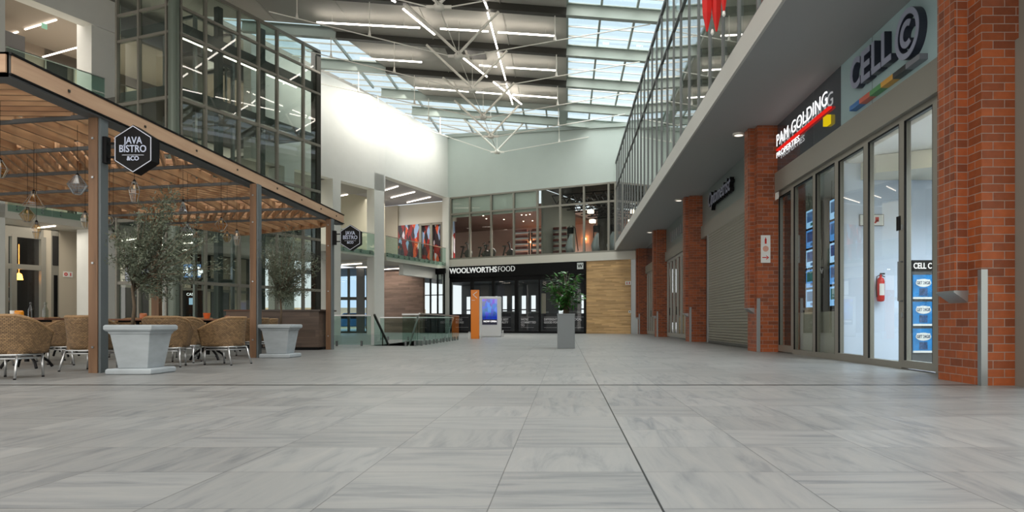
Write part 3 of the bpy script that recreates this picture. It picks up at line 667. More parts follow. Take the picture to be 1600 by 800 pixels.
for i, px in enumerate((884, 925, 950)): machine(px, 0, ['grey cross trainer left of the tallest gym windows', 'grey cross trainer in the middle of the dark gym hall', 'grey cross trainer nearest the upper glass screen'][i], 1.0, 'cross trainers')
for i, px in enumerate((713, 728, 750, 767)): machine(px, 1, ['exercise bike at the left end of the gym windows', 'second exercise bike from the left gym corner', 'exercise bike left of the middle gym mullion', 'exercise bike right in the middle of the left gym room'][i], 1.0+1.0*(i % 2), 'exercise bikes')
for i, px in enumerate((793, 822, 855)): machine(px, 2, ['weight rack with red weights beside the exercise bikes', 'weight rack left of the grey gym divider', 'weight rack at the left end of the dark gym hall'][i], 1.8, 'weight racks')
# food shop front
t = thing('shop_sign', 'black fascia with white food shop lettering above the dark shopfront', 'sign', FM)
MB().box(fx(703), XW, -.1, .25, 3.7, 4.45).build('fascia', BLACK, t)
w1 = fx(778.5)-fx(703.5)
text('bold_letters', 'WOOLWORTHS', .50, .02, mat('white letters', 'dfe2e0', .4, emis='ffffff', es=.35), t, (fx(703.5)+.03, -.125, 4.0), bold=.008, width=w1*.985)
text('thin_letters', 'FOOD', .50, .02, mat('white thin letters', 'cfd2d0', .4, emis='ffffff', es=.2), t, (fx(780), -.125, 4.0), bold=-.004, width=fx(806)-fx(780))
p = MB().box(fx(903), fx(912.5), -.13, -.1, 3.97, 4.36).build('logo_square', mat('logo white', 'cdd3d2', .4), t)
text('logo_letter', 'W', .3, .004, BLACK, p, ((fx(903)+fx(912.5))/2, -.137, 4.06), bold=.01, align='CENTER')
t = thing('window_7', 'black framed glass front of the food shop with printed lower panels', 'window', FM, kind='structure')
vs_ = [(703, 705), (735.5, 739.5), (769, 773), (804.5, 809.5), (842, 844.5), (912.5, 916)]
for a, c in vs_: MB().box(fx(a), fx(c), -.05, .1, 0, 3.7).build('mullion', BLACK, t)
MB().box(fx(703), XW, -.05, .1, 3.4, 3.7).build('head', BLACK, t)
MB().box(fx(703), XW, -.05, .1, 0, .12).build('sill', BLACK, t)
MB().box(fx(703), XW, .0, .012, .12, 3.4).build('pane', GLASS, t)
PAN = mat('dark printed panel', '1d1a24', .35)
MB().box(fx(703), XW, .02, .05, .12, 1.25).build('printed_panel', PAN, t)
LW = mat('white print', 'b9b9bd', .5)
texts = [(712, 'FOOD\nSTORES'), (745, 'WE BELIEVE'), (778, 'THE BEST\nQUALITY'), (814, "WE'RE\nCOMMITTED\nTO"), (850, 'DIFFERENT\nGOOD FOOD'), (895, 'LOCAL')]
for px, s in texts:
    MB().box(fx(px), fx(px+20), -.008, -.003, 1.02, 1.035).box(fx(px), fx(px+20), -.008, -.003, .36, .375).build('printed_line', LW, t)
    text('printed_text', s, .19, .002, LW, t, (fx(px), -.006, .82), bold=.006)
struct(MB().box(0, XW+.5, .3, 2, 4.0, 4.3).box(-8, XW+.5, 2, 14, 4.0, 4.3), 'ceiling_store', mat('dark store ceiling', '24252a', .6), 'dark ceiling inside the food shop', m=FM)
# store back wall with daylight windows (openings)
mb = MB(); 
mb.box(-8, XW+1, 13, 13.2, 3.0, 4.3); mb.box(-8, XW+1, 13, 13.2, 0, .7); mb.box(-8, XW+1, 13, 13.2, 1.75, 1.85)
x = -8
while x < XW+1: mb.box(x, x+(.42 if x < 0 else 1.15), 13, 13.2, .7, 3.0); x += .95 if x < 0 else 2.1
struct(mb, 'wall_store_back', mat('store back wall', '4a4d52', .7), 'back wall of the food shop with bright daylight windows', m=FM)
for k in range(5): solo(MB().box(1.5+k*2.0, 2.7+k*2.0, 3+k*1.2, 3.1+k*1.2, 3.95, 3.998), 'strip_light', STRIPI, 'strip light hanging inside the dark food shop', 'light', 'strip lights in the food shop', m=FM)
for k in range(4):
    t = thing('display_shelf', 'dim display shelf standing inside the dark food shop', 'shelf', FM @ Matrix.Translation((2.2+k*2.1, 4+k*.9, 0)), 'food shop shelves')
    MB().box(-.7, .7, -.3, .3, 0, .12).box(-.7, .7, .25, .3, .12, 1.5).build('carcass', STEELG, t)
    for j in range(3): MB().box(-.7, .7, -.3, .25, .5+j*.45, .53+j*.45).build('shelf_board', GALV, t)
solo(MB().box(fx(826), fx(832), 1.4, 1.8, 1.2, 2.6), 'column_box', BEIGE, 'pale yellow column inside the food shop', 'column', m=FM)
t = thing('wall_sign', 'pair of small white safety signs on the oak wall', 'sign', FM)
MB().box(fx(977), fx(986), -.02, -.001, 2.93, 3.15).build('plate', WHITE, t); MB().box(fx(979), fx(980.3), -.024, -.02, 2.97, 3.1).box(fx(983), fx(984.3), -.024, -.02, 2.97, 3.1).build('symbol', RED, t)
t = thing('wall_sign', 'small white sign lower on the oak wall', 'sign', FM)
MB().box(fx(982), fx(986), -.02, -.001, 1.25, 1.4).build('plate', WHITE, t); MB().box(fx(983.3), fx(984.6), -.024, -.02, 1.28, 1.36).build('symbol', BLACK, t)
# ---- mural area left of corner (same plane extended)
struct(MB().box(-8, -.3, 1.32, 1.45, 7.76, 9.24), 'wall_mural_top', WARMW, 'pale wall above the colourful mural', m=FM)
mm, n, l, b = nt('diagonal mural')
tcn = n.new('ShaderNodeTexCoord'); mp = n.new('ShaderNodeMapping'); l.new(tcn.outputs['Object'], mp.inputs[0]); mp.inputs['Rotation'].default_value = (0, math.radians(42), 0); mp.inputs['Scale'].default_value = (3.4, .01, 1.1)
vo = n.new('ShaderNodeTexVoronoi'); vo.distance = 'CHEBYCHEV'; vo.inputs['Scale'].default_value = 1.3; l.new(mp.outputs[0], vo.inputs['Vector'])
s_ = n.new('ShaderNodeSeparateColor'); l.new(vo.outputs['Color'], s_.inputs[0])
cr = n.new('ShaderNodeValToRGB'); cr.color_ramp.interpolation = 'CONSTANT'; e = cr.color_ramp.elements
e[0].position = 0; e[0].color = srgb('2a1d28'); e[1].position = .3; e[1].color = srgb('8e1c20')
for p_, c_ in ((.5, '8fa9cf'), (.63, '3b2b35'), (.8, 'c9c2cc'), (.9, 'd0522c')): q = e.new(p_); q.color = srgb(c_)
l.new(s_.outputs[0], cr.inputs[0]); l.new(cr.outputs[0], b.inputs['Base Color']); b.inputs['Roughness'].default_value = .35
props(MB().box(-5.3, -.35, 1.2, 1.3, 4.95, 7.75).build('mural', mm, m=FM), 'red, black and blue diagonal mural on the upper far wall', 'mural')
t = thing('door_3', 'taupe framed glazed door at the right end of the mural', 'door', FM, kind='structure')
def fy(px, d):   # x on plane offset d behind F plane
    A2 = FM @ Vector((0, d, 0)); return hx(A2, FD, px)
for px in (657, 674, 691): MB().box(fy(px, 1.1)-.1, fy(px, 1.1)+.1, 1.05, 1.19, 4.95, 7.75).build('post', ALU, t)
MB().box(fy(657, 1.1), fy(691, 1.1), 1.05, 1.19, 7.6, 7.75).build('head', ALU, t)
struct(MB().box(-6.5, .0, -6.5, 1.2, 9.25, 9.4), 'ceiling_upper_far', mat('lavender grey ceiling', '9a9aa0', .7), 'grey ceiling over the upper far landing', m=FM)
struct(MB().box(-10, -5.35, 1.2, 1.3, 4.95, 9.24), 'wall_far_landing', BEIGE, 'beige end wall of the upper far landing', m=FM)
# ================================================================== LEFT WALLS
S0 = Vector((-12.7, 36.2, 0)); E0 = Vector((-10.5, 40.8, 0)); W2D = (E0-S0).normalized(); W2M = fr(S0, W2D); L2 = (E0-S0).length
W3D = (A-E0).normalized(); W3M = fr(E0, W3D); L3_ = (A-E0).length
def x2(px): return hx(S0, W2D, px)
def x3(px): return hx(E0, W3D, px)
struct(MB().xz([(-4.2, 8.25), (L2, 8.25), (L2, rzF(L2, S0, W2D)), (-4.2, rzF(-4.2, S0, W2D))], 0, .5), 'wall_left', WHITE, 'white upper wall beside the glass tower', m=W2M)
struct(MB().xz([(0, 9.17), (L3_+.1, 9.17), (L3_+.1, rzF(L3_, E0, W3D)), (0, rzF(0, E0, W3D))], 0, .5), 'wall_left_far', WHITE, 'white sunlit upper wall above the mural landing', m=W3M)
def col(x0_, x1_, m_, z0, z1, name, label, d=1.1): struct(MB().box(x0_, x1_, .0, d, z0, z1), name, WHITE, label, m=m_)
col(x2(520), x2(532.5), W2M, 0, 8.25, 'wall_column_a', 'white column right of the glass tower')
col(x2(585), x2(600)+.02, W2M, 0, 9.2, 'wall_column_b', 'white column left of the mural landing', .55)
col(x2(520)-3.2, x2(520)-2.6, W2M, 0, 8.25, 'wall_column_c', 'white column behind the end of the glass tower')
# level 1 slab + glass
struct(MB().box(-4.2, L2, .1, 6, 4.4, 4.75), 'floor_upper_left', WARMW, 'pale slab edge of the upper landing by the white columns', m=W2M)
struct(MB().box(0.3, L3_-.1, .1, 5, 4.3, 4.75), 'floor_upper_far', WARMW, 'pale slab edge of the upper landing before the mural', m=W3M)
def balus(m_, x0_, x1_, z0, zr, label, step, y=.0, slabz=None, glassm=GLASSG, grp=None):
    t = thing('glass_balustrade', label, 'balustrade', m_ @ Matrix.Translation((x0_, y, z0)), grp)
    n_ = max(1, round((x1_-x0_)/step)); w = (x1_-x0_)/n_
    for k in range(n_):
        g = MB().box(k*w+.01, (k+1)*w-.01, -.008, .008, -.25 if slabz else .03, zr-z0-.03).build('glass_panel', glassm, t)
        for xx in (k*w+w*.22, k*w+w*.78):
            if slabz: MB().box(xx-.02, xx+.02, -.03, .1, -.18, -.12).box(xx-.02, xx+.02, -.03, .1, -.06, 0).build('clamp', GALV, t)
            else: MB().box(xx-.025, xx+.025, -.03, .03, 0, .14).build('clamp', STEELG, t)
    MB().box(0, x1_-x0_, -.022, .022, zr-z0-.03, zr-z0+.01).build('handrail', CHROME, t)
    return t
struct(MB().box(x3(640), L3_-.1, .45, .75, 3.62, 4.28), 'trim_15', WHITE, 'white downstand beam under the upper far landing', m=W3M)
balus(W2M, x2(532.5), x2(585), 4.75, 5.72, 'upper glass balustrade between the two white columns', 1.2, y=.0, slabz=1)
balus(W3M, .05, L3_-.3, 4.75, 5.72, 'upper glass balustrade in front of the mural', 1.2, y=.0, slabz=1)
# inside landing rooms: back walls / ceilings
struct(MB().box(-4.2, 12.2, 6, 6.1, 4.75, 9.3), 'wall_landing_back', mat('cream wall', 'c9c5b0', .7), 'cream wall behind the upper landing between the columns', m=W2M)
struct(MB().box(-4.2, L2, .5, 6, 8.3, 8.4), 'ceiling_landing', mat('landing ceiling', '8d8c8a', .7), 'grey ceiling of the upper landing behind the columns', m=W2M)
# ground level behind
G1 = FM @ Vector((0, 0, 0))
struct(MB().box(fy(600, -1.2), fy(661, -1.2), -1.2, -1.0, 0, 4.3), 'wall_brown', WDB, 'brown boarded wall on the ground floor behind the stair opening', m=FM)
struct(MB().box(-12, 0, -4, 2, 4.28, 4.3), 'ceiling_lower_far', mat('lavender grey lower ceiling', 'a2a2a8', .7), 'grey ceiling above the brown boarded wall', m=FM)
t = thing('window_8', 'dark framed ground floor window between brown wall and corner column', 'window', FM, kind='structure')
a, c = fy(661, -.9), fy(694, -.9)
for x in (a, a+(c-a)*.36, a+(c-a)*.7, c): MB().box(x-.04, x+.04, -.95, -.85, 0, 4.0).build('mullion', BLACK, t)
MB().box(a, c, -.95, -.85, 1.25, 1.3).box(a, c, -.95, -.85, 2.5, 2.56).box(a, c, -.95, -.85, 3.9, 4.0).build('transom', BLACK, t)
MB().box(a, c, -.9, -.89, 1.3, 3.9).build('pane', GLASS, t)
MB().box(a, c, -.91, -.88, 0, 1.25).build('printed_panel', PAN, t)
struct(MB().box(a-.2, c+.1, -.98, -.85, 3.98, 4.3), 'trim_12', BLACK, 'dark head above the ground floor side window', m=FM)
# big ground window at px534-575
Wc = at(534, 505, 50)
t = thing('window_9', 'tall bright ground floor window with dark frames between the white columns', 'window', Matrix.Translation((0, 46, 0)), kind='structure')
for px, w in ((526, .1), (545, .12), (563.5, .5), (574, .1), (590, .1)):
    x = (px-VX)*46/F; MB().box(x-w/2, x+w/2, -.1, .1, 0, 4.2).build('mullion', ALUD if w < .3 else STEELG, t)
xa, xb = (500-VX)*46/F, (600-VX)*46/F
MB().box(xa, xb, -.08, .08, 2.15, 2.35).box(xa, xb, -.08, .08, 0, .12).build('transom', ALUD, t)
MB().box(xa, xb, -.005, .005, 0, 4.2).build('pane', glass('blue tinted window', (.72, .86, .95), 1.45), t)
# outside car seen through that window
t = thing('car', 'blue grey parked car outside the tall ground floor window', 'car', Matrix.Translation(((556-VX)*54/F, 54, 0)))
MB().xz([(-2.1, .35), (-2.15, .75), (-1.9, .9), (-1.2, .98), (-.7, 1.4), (.7, 1.42), (1.4, .95), (2.05, .85), (2.15, .4)], -.85, .85).build('body', mat('car blue', '4b7fb0', .25, .4), t, bevel=.06)
MB().xz([(-1.1, .98), (-.66, 1.34), (.66, 1.36), (1.25, .98)], -.87, -.84).build('side_window', BLACK, t)
for s in (-1.3, 1.3):
    q = MB(); q.lathe([(.31, -.1), (.33, 0), (.31, .1)], 20)
    for v in q.v: v.x, v.y, v.z = v.x+s, v.z-.78, v.y+.33
    q.build('wheel', RUB, t)
# outdoor backdrop building
solo(MB().box(-40, -18, 80, 90, 0, 2.4), 'building', mat('far building', 'b9a58a', .8, noise=.3, nscale=.6), 'pale building across the car park outside', 'building')

# L plane (left building)
LD = Vector((.379, .925, 0)); L0 = Vector((-20.3, 25.4, 0)); LM = fr(L0, LD)
def xl(px): return hx(L0, LD, px)
BK = 5.0
struct(MB().box(-26, 16, .0, BK, 4.45, 4.95), 'floor_gallery_left', WARMW, 'pale slab of the first left gallery above the restaurant', m=LM)
struct(MB().box(-26, 16, .0, BK, 9.2, 9.6), 'floor_gallery_left_top', WARMW, 'pale slab of the top left gallery', m=LM)
struct(MB().box(xl(-60), xl(186), -.1, .5, 12.65, 13.9), 'wall_left_beam', WHITE, 'white beam above the top left gallery', m=LM)
col(xl(143), xl(186), LM, 0, 13.0, 'wall_column_d', 'wide white column left of the glass tower', .9)
col(xl(-30), xl(8), LM, 0, 13.0, 'wall_column_e', 'white column at the left picture edge', .9)
struct(MB().box(-26, 16, BK, BK+.2, 9.6, 13.9), 'wall_gallery_top', mat('brown grey wall', '8c7f72', .7), 'brown grey back wall of the top left gallery', m=LM)
struct(MB().box(-26, 16, BK, BK+.2, 4.95, 9.2), 'wall_gallery_mid', mat('shop front beige', '8d8678', .7), 'beige back wall of the first left gallery', m=LM)
struct(MB().box(-26, 16, .5, BK, 12.9, 13.0), 'ceiling_gallery_top', mat('taupe ceiling', '8f857a', .7), 'taupe ceiling of the top left gallery', m=LM)
balus(LM, xl(8), xl(143)+.5, 9.6, 10.65, 'glass balustrade of the top left gallery behind the pergola', 1.6, y=-.05, slabz=1)
balus(LM, xl(8)+.05, xl(143), 4.95, 5.95, 'glass balustrade of the first left gallery above the restaurant', 1.6, y=-.05, slabz=1)
# gallery shop kiosks/dark signs top-left
solo(MB().box(xl(8), xl(105), 2.6, 3.4, 11.0, 12.2), 'hanging_bulkhead', mat('dark bulkhead', '2c2a28', .6), 'dark hanging bulkhead in the top left gallery', 'bulkhead', m=LM)
solo(MB().box(xl(92), xl(100), 1.0, 1.05, 12.2, 12.4), 'exit_sign', mat('green sign', '4f6f5c', .4, emis='9fd0b0', es=.5), 'small green exit sign under the taupe gallery ceiling', 'sign', m=LM)
def lstrip(px0, py0, px1, py1, z, label, grp=None, m_=STRIPI, w=.05):
    Y0 = (z-H)*F/(VY-py0); Y1 = (z-H)*F/(VY-py1)
    p0 = at(px0, py0, Y0); p1 = at(px1, py1, Y1)
    o = MB().bar(p0, p1, w, .04).build('strip_light', m_)
    return props(o, label, 'light', grp)
lstrip(39, 46, 88, 31, 12.86, 'white strip light nearest the exit sign in the top left gallery', 'top left gallery strip lights')
lstrip(67, 89, 136, 70, 12.0, 'long white strip light lower in the top left gallery', 'top left gallery strip lights')
lstrip(6, 57, 28, 50, 12.86, 'short white strip light at the left edge of the top left gallery', 'top left gallery strip lights')
# ground restaurant wall (back)
RB = 1.8
def xb_(px, d=RB):
    A2 = LM @ Vector((0, d, 0)); return hx(A2, LD, px)
struct(MB().box(xb_(92), xb_(186), RB, RB+.2, 0, 4.45), 'wall_restaurant', BEIGE, 'beige restaurant wall with a small fire sign', m=LM)
struct(MB().box(xb_(66), xb_(80), RB, RB+.2, 0, 4.45), 'wall_restaurant_pier', BEIGE, 'narrow beige pier between the dark restaurant door and window', m=LM)
t = thing('window_10', 'dark restaurant window with taupe frames behind the wicker chairs', 'window', LM, kind='structure')
for px in (-40, 8, 21.5, 67): MB().box(xb_(px)-.09, xb_(px)+.09, RB-.05, RB+.1, 0, 4.1).build('mullion', ALU, t)
MB().box(xb_(-40), xb_(67), RB-.04, RB+.08, 2.75, 2.95).box(xb_(-40), xb_(67), RB-.04, RB+.08, 4.0, 4.45).box(xb_(-40), xb_(67), RB-.04, RB+.08, 0, .15).build('transom', ALU, t)
MB().box(xb_(-40), xb_(67), RB, RB+.012, .15, 4.0).build('pane', GLASS, t)
t = thing('door_4', 'narrow dark door with taupe frame beside the beige wall', 'door', LM, kind='structure')
MB().box(xb_(80), xb_(92), RB, RB+.15, 0, 4.4).build('frame', ALU, t); MB().box(xb_(84), xb_(89.5), RB-.02, RB+.0, .1, 2.6).build('glass_slot', BLACK, t); MB().box(xb_(82), xb_(91), RB-.02, RB+.0, 3.0, 4.2).build('top_light', DARK, t)
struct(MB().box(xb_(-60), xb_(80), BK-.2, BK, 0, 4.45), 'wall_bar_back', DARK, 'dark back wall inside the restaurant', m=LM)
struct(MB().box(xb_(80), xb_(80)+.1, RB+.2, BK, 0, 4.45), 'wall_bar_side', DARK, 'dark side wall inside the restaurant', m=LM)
t = thing('bar_shelf', 'dark bar shelf with glassware inside the restaurant window', 'shelf', LM)
for k in range(3): MB().box(xb_(25), xb_(62), 3.3, 3.6, .9+k*.6, .94+k*.6).build('shelf_board', TABLE, t)
for k in range(14): solo(MB().lathe([(.03, 0), (.035, .1), (.012, .16), (.012, .22)], 8), 'bottle', [GALV, mat('brown bottle %d' % k, '5a3218', .2)][k % 2], 'small bottle on the dark bar shelf inside the restaurant', 'bottle', 'bottles on the bar shelf', m=LM @ Matrix.Translation((xb_(28+k*2.4), 3.4, .945+.6*(k % 3))))
solo(MB().lathe([(.05, 0), (.14, -.02), (.1, .2), (.02, .26)], 12).tube([(0, 0, .26), (0, 0, 1.4)], .008, 5), 'pendant_lamp', emit('orange lamp', 'ffa040', 9), 'orange glowing lamp inside the dark restaurant window', 'lamp', m=LM @ Matrix.Translation((xb_(29.5, 2.6), 2.6, 2.4)))
t = thing('fire_sign', 'small white sign with red symbols on the beige restaurant wall', 'sign', LM)
MB().box(xb_(98.5), xb_(113), RB-.02, RB-.002, 2.55, 2.78).build('plate', WHITE, t)
q = MB(); ring(q, xb_(102.5), 2.665, .07, .03, RB-.026, RB-.02, n=16); q.box(xb_(109), xb_(110.5), RB-.026, RB-.02, 2.6, 2.73); q.build('symbols', RED, t)
for i, (x0_, y0_, x1_, y1_) in enumerate(((36, 359, 86, 353), (117, 369, 137, 366), (6, 363, 19, 361), (57, 374, 65, 373))):
    lstrip(x0_, y0_, x1_, y1_, 4.43, ['long white strip light under the first left gallery', 'white strip light left of the nearest timber post', 'short strip light at the left edge under the first gallery', 'tiny strip light above the dark restaurant window'][i], 'strip lights under the first left gallery')

# ================================================================== GLASS TOWER
TC = Vector((-14.5, 26.0, 0)); TD = Vector((.365, .931, 0)); TM = fr(TC, TD)     # right face
TLD = Vector((.931, -.365, 0))                                                    # left face, runs toward the corner
def tx(px): return hx(TC, TD, px)
def tlx(px): return hx(TC, TLD, px)
TE = tx(499); TLs = tlx(183)
ZT = 13.45
ROOFZ = lambda x, y=0: 12.7-.075*x
t = thing('glass_tower', 'tall glass box tower with steel mullions behind the pergola', 'glass tower', TM)
TL = fr(TC, TLD); rel = TM.inverted() @ TL
def tb(mb_, nm, m_, left=False):
    if left:
        for v in mb_.v: v[:] = (rel @ v)[:]
    return mb_.build(nm, m_, t)
for px in (281, 320, 372.5, 403, 432, 473): tb(MB().box(tx(px)-.045, tx(px)+.045, -.09, .05, 0, ZT), 'mullion', ALU)
tb(MB().tube([(0, 0, 0), (0, 0, ZT)], .19, 16), 'corner_column', mat('grey green steel', '6f7a70', .4, .2))
tb(MB().box(TE-.22, TE+.05, -.05, .3, 0, ZT), 'end_column', STEELD)
for px in (184.5, 218.5, 262): tb(MB().box(tlx(px)-.045, tlx(px)+.045, -.09, .05, 0, ZT), 'mullion', ALU, True)
LV = [(2.18, .12), (4.56, .12), (6.83, .12), (9.0, .12), (11.43, .1), (12.43, .1), (ZT, .12)]
for z, h in LV:
    tb(MB().box(0, TE, -.07, .05, z-h/2, z+h/2), 'transom', ALU); tb(MB().box(TLs, 0, -.07, .05, z-h/2, z+h/2), 'transom', ALU, True)
for z in (4.75, 9.2, 11.6):
    tb(MB().box(0, TE, .15, .35, z, z+.35), 'floor_beam', STEELG); tb(MB().box(TLs, 0, .15, .35, z, z+.35), 'floor_beam', STEELG, True)
tb(MB().box(0, TE, 0, .012, .0, ZT), 'glass', GLASST); tb(MB().box(TLs, 0, 0, .012, 0, ZT), 'glass', GLASST, True)
for x in (TE*.33, TE*.62): tb(MB().box(x-.12, x+.12, .5, .74, 0, ZT), 'inner_column', STEELG)
# lift inside
lm = TM @ Matrix.Translation((2.3, 1.6, 0))
t = thing('lift_shaft', 'steel and glass lift shaft standing inside the glass tower', 'lift', lm)
for x in (0, 1.9):
    for y in (0, 1.7): MB().box(x-.06, x+.06, y-.06, y+.06, 0, 13.2).build('corner_post', GALV, t)
for z in (2.4, 4.7, 7.0, 9.3, 11.6, 13.1):
    MB().box(0, 1.9, -.05, .05, z, z+.12).box(0, 1.9, 1.65, 1.75, z, z+.12).box(-.05, .05, 0, 1.7, z, z+.12).box(1.85, 1.95, 0, 1.7, z, z+.12).build('ring_beam', STEELG, t)
MB().box(.15, 1.75, .15, 1.55, 9.5, 9.6).box(.15, 1.75, .15, 1.55, 11.7, 11.8).box(.15, .22, .15, .22, 9.6, 11.7).box(1.68, 1.75, .15, .22, 9.6, 11.7).build('car_frame', CHROME, t)
MB().box(.15, 1.75, 1.5, 1.55, 9.6, 11.7).build('car_back', BEIGE, t)
MB().bar((0, 0, 5), (1.9, 0, 7), .03, .03).bar((1.9, 0, 5), (0, 0, 7), .03, .03).build('cross_brace', GALV, t)
# balconies and shop fronts behind tower
for i, z in enumerate((4.75, 9.25)):
    struct(MB().box(.4, TE-.2, .5, 6.2, z, z+.3), 'floor_tower_%d' % (i+1), mat('dark slab %d' % i, '4c4b47', .6), ['dark slab behind the lower tower glass', 'dark slab behind the upper tower glass'][i], m=TM)
ts_ = thing('shopfront', 'beige and dark shop fronts behind the ground floor of the tower', 'shopfront', LM @ Matrix.Translation((0, 5, 0)))
xa = xl(186)+.1
for k in range(9):
    w = 1.25; x = xa+k*w; mm_ = [BEIGE, DARK, STEELG, DARK, BEIGE, DARK, BEIGE, STEELG, BEIGE][k]
    MB().box(x, x+w-.06, -.05, .0, 0.02, 2.4).build('lower_panel', mm_, ts_)
    MB().box(x, x+w-.06, -.05, .0, 2.55, 4.4).build('upper_panel', [DARK, BEIGE, BEIGE, mat('lavender panel', 'a9a8c0', .5), DARK, BEIGE, DARK, BEIGE, BEIGE][k], ts_)
MB().box(xa, xa+11.2, -.08, -.05, 2.4, 2.55).build('head_rail', ALU, ts_)
struct(MB().box(xa, xa+11.5, 5.0, 5.2, 0, 13.9), 'wall_left_tower', mat('dim grey wall', '5c5a55', .7), 'dim wall behind the glass tower', m=LM)
# upper shop fronts in the tower
for lv, z0 in enumerate((5.1, 9.65)):
    us = thing('shopfront', ['beige shop fronts on the first floor behind the tower glass', 'beige shop fronts on the second floor behind the tower glass'][lv], 'shopfront', LM @ Matrix.Translation((0, 5, 0)))
    for k in range(9):
        w = 1.25; x = xa+k*w
        p = MB().box(x, x+w-.3, -.06, -.0, z0, z0+2.7).build('panel', [BEIGE, DARK, DARK, BEIGE, DARK, BEIGE, DARK, DARK, BEIGE][(k+lv*2) % 9], us)
        MB().box(x-.03, x+.03, -.09, -.06, z0, z0+2.7).build('frame', ALU, p)
# ATM sign: at left face interior
pA = at(299, 433, 30.0)
t = thing('lit_sign', 'white and blue lit cash machine sign behind the tower glass', 'sign', Matrix.Translation(pA))
MB().box(-.33, .36, 0, .08, 0, .55).build('light_box', emit('atm box', '7fa6dd', .9), t)
text('letters', 'ATM', .5, .01, emit('atm letters', 'ffffff', 1.6), t, (-.36, -.02, .08), bold=.02)
t = thing('notice_screen', 'small pale blue screen on a dark cash machine behind the chairs', 'screen', Matrix.Translation(at(300, 476, 29.5)))
MB().box(-.35, .35, 0.05, .2, -.9, .6).build('cabinet', BLACK, t); MB().box(-.14, .14, .02, .05, .0, .28).build('display', emit('atm screen', 'a9c9e0', .9), t)
text('letters', 'CASH', .16, .005, LETW, t, (-.25, .03, .38))
for i, (a0, b0_, a1, b1) in enumerate(((190, 376, 240, 370), (190, 388, 256, 383), (283, 381, 303, 379), (283, 391, 312, 389), (325, 383, 330, 390), (370, 386, 380, 385), (250, 372, 300, 366))):
    lstrip(a0, b0_, a1, b1, 4.425, 'white strip light seen through the ground floor glass of the tower', 'strip lights behind the tower glass', w=.04)
for i, (a0, b0_, a1, b1, z) in enumerate(((190, 80, 238, 96, 12.6), (340, 83, 372, 98, 11.3), (282, 57, 318, 71, 11.3), (322, 74, 372, 98, 11.3), (404, 112, 440, 125, 11.3))):
    pass
for i, (x, y, z) in enumerate(((1.0, .45, 9.15), (3.4, .45, 9.15), (5.6, .45, 9.15), (1.2, .45, 11.5), (3.6, .45, 11.5), (5.9, .45, 11.5), (2.0, 2.2, 4.7), (4.4, 2.2, 4.7))):
    solo(MB().box(x-.9, x+.9, y, y+.05, z, z+.04), 'strip_light', STRIPI, 'white strip light fixed under a steel floor beam inside the glass tower', 'light', 'strip lights under the tower beams', m=TM)

# ================================================================== ROOF
def rz_(x): return ROOFZ(x)
opq = [(-24, 8), (0, 8), (0, 39.2), (-8.0, 39.2), (-10.3, 31.2), (-11.6, 31.2), (-13.6, 28), (-24, 26)]
opq = [(-32, 8), (0, 8), (0, 40.0), (-8.05, 40.0), (-10.6, 31.1), (-32, 31.1)]
mb = MB(); mb.prism(opq, .3, .8, lambda x, y: ROOFZ(x)); struct(mb, 'ceiling_main', CEILP, 'grey metal panelled ceiling over the left and middle of the hall', m=Matrix())
mb = MB(); mb.prism([(-32, 31.12), (-16.6, 31.12), (-12.2, 40.8), (-9.8, 48.2), (-9.8, 60), (-32, 60)], .3, .8, lambda x, y: ROOFZ(x)); struct(mb, 'ceiling_back', CEILP, 'ceiling behind the white left wall', m=Matrix())
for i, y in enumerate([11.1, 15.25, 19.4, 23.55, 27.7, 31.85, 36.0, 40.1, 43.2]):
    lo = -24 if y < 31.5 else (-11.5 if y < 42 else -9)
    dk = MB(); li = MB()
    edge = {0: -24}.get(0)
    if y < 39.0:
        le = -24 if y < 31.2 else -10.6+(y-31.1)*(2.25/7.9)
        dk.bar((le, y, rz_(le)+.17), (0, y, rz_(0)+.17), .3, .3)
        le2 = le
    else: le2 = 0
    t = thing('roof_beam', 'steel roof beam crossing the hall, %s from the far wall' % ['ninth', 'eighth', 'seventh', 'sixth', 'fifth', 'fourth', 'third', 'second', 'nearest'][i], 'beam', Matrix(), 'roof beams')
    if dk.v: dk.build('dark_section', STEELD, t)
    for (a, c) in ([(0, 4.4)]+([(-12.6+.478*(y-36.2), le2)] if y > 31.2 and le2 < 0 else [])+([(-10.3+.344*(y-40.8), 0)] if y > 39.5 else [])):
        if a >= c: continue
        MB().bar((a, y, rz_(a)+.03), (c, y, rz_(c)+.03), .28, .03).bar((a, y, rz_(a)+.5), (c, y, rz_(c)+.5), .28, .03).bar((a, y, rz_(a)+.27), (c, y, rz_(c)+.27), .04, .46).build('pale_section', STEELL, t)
# panel seams
mb = MB()
for x in (-2.6, -6.0, -9.4, -12.8): mb.bar((x, 9, rz_(x)+.29), (x, 40.0 if x > -8 else 31, rz_(x)+.29), .05, .04)
solo(mb, 'ceiling_seam', CEILP, 'raised seams running along the grey panelled ceiling', 'seam')
solo(MB().box(-5.6, -4.75, 32.2, 33.6, rz_(-5)+.24, rz_(-5)+.28).box(-4.6, -3.8, 32.2, 33.6, rz_(-4)+.22, rz_(-4)+.27), 'ceiling_vent', STEELD, 'two dark square vents side by side in the grey ceiling', 'vent')
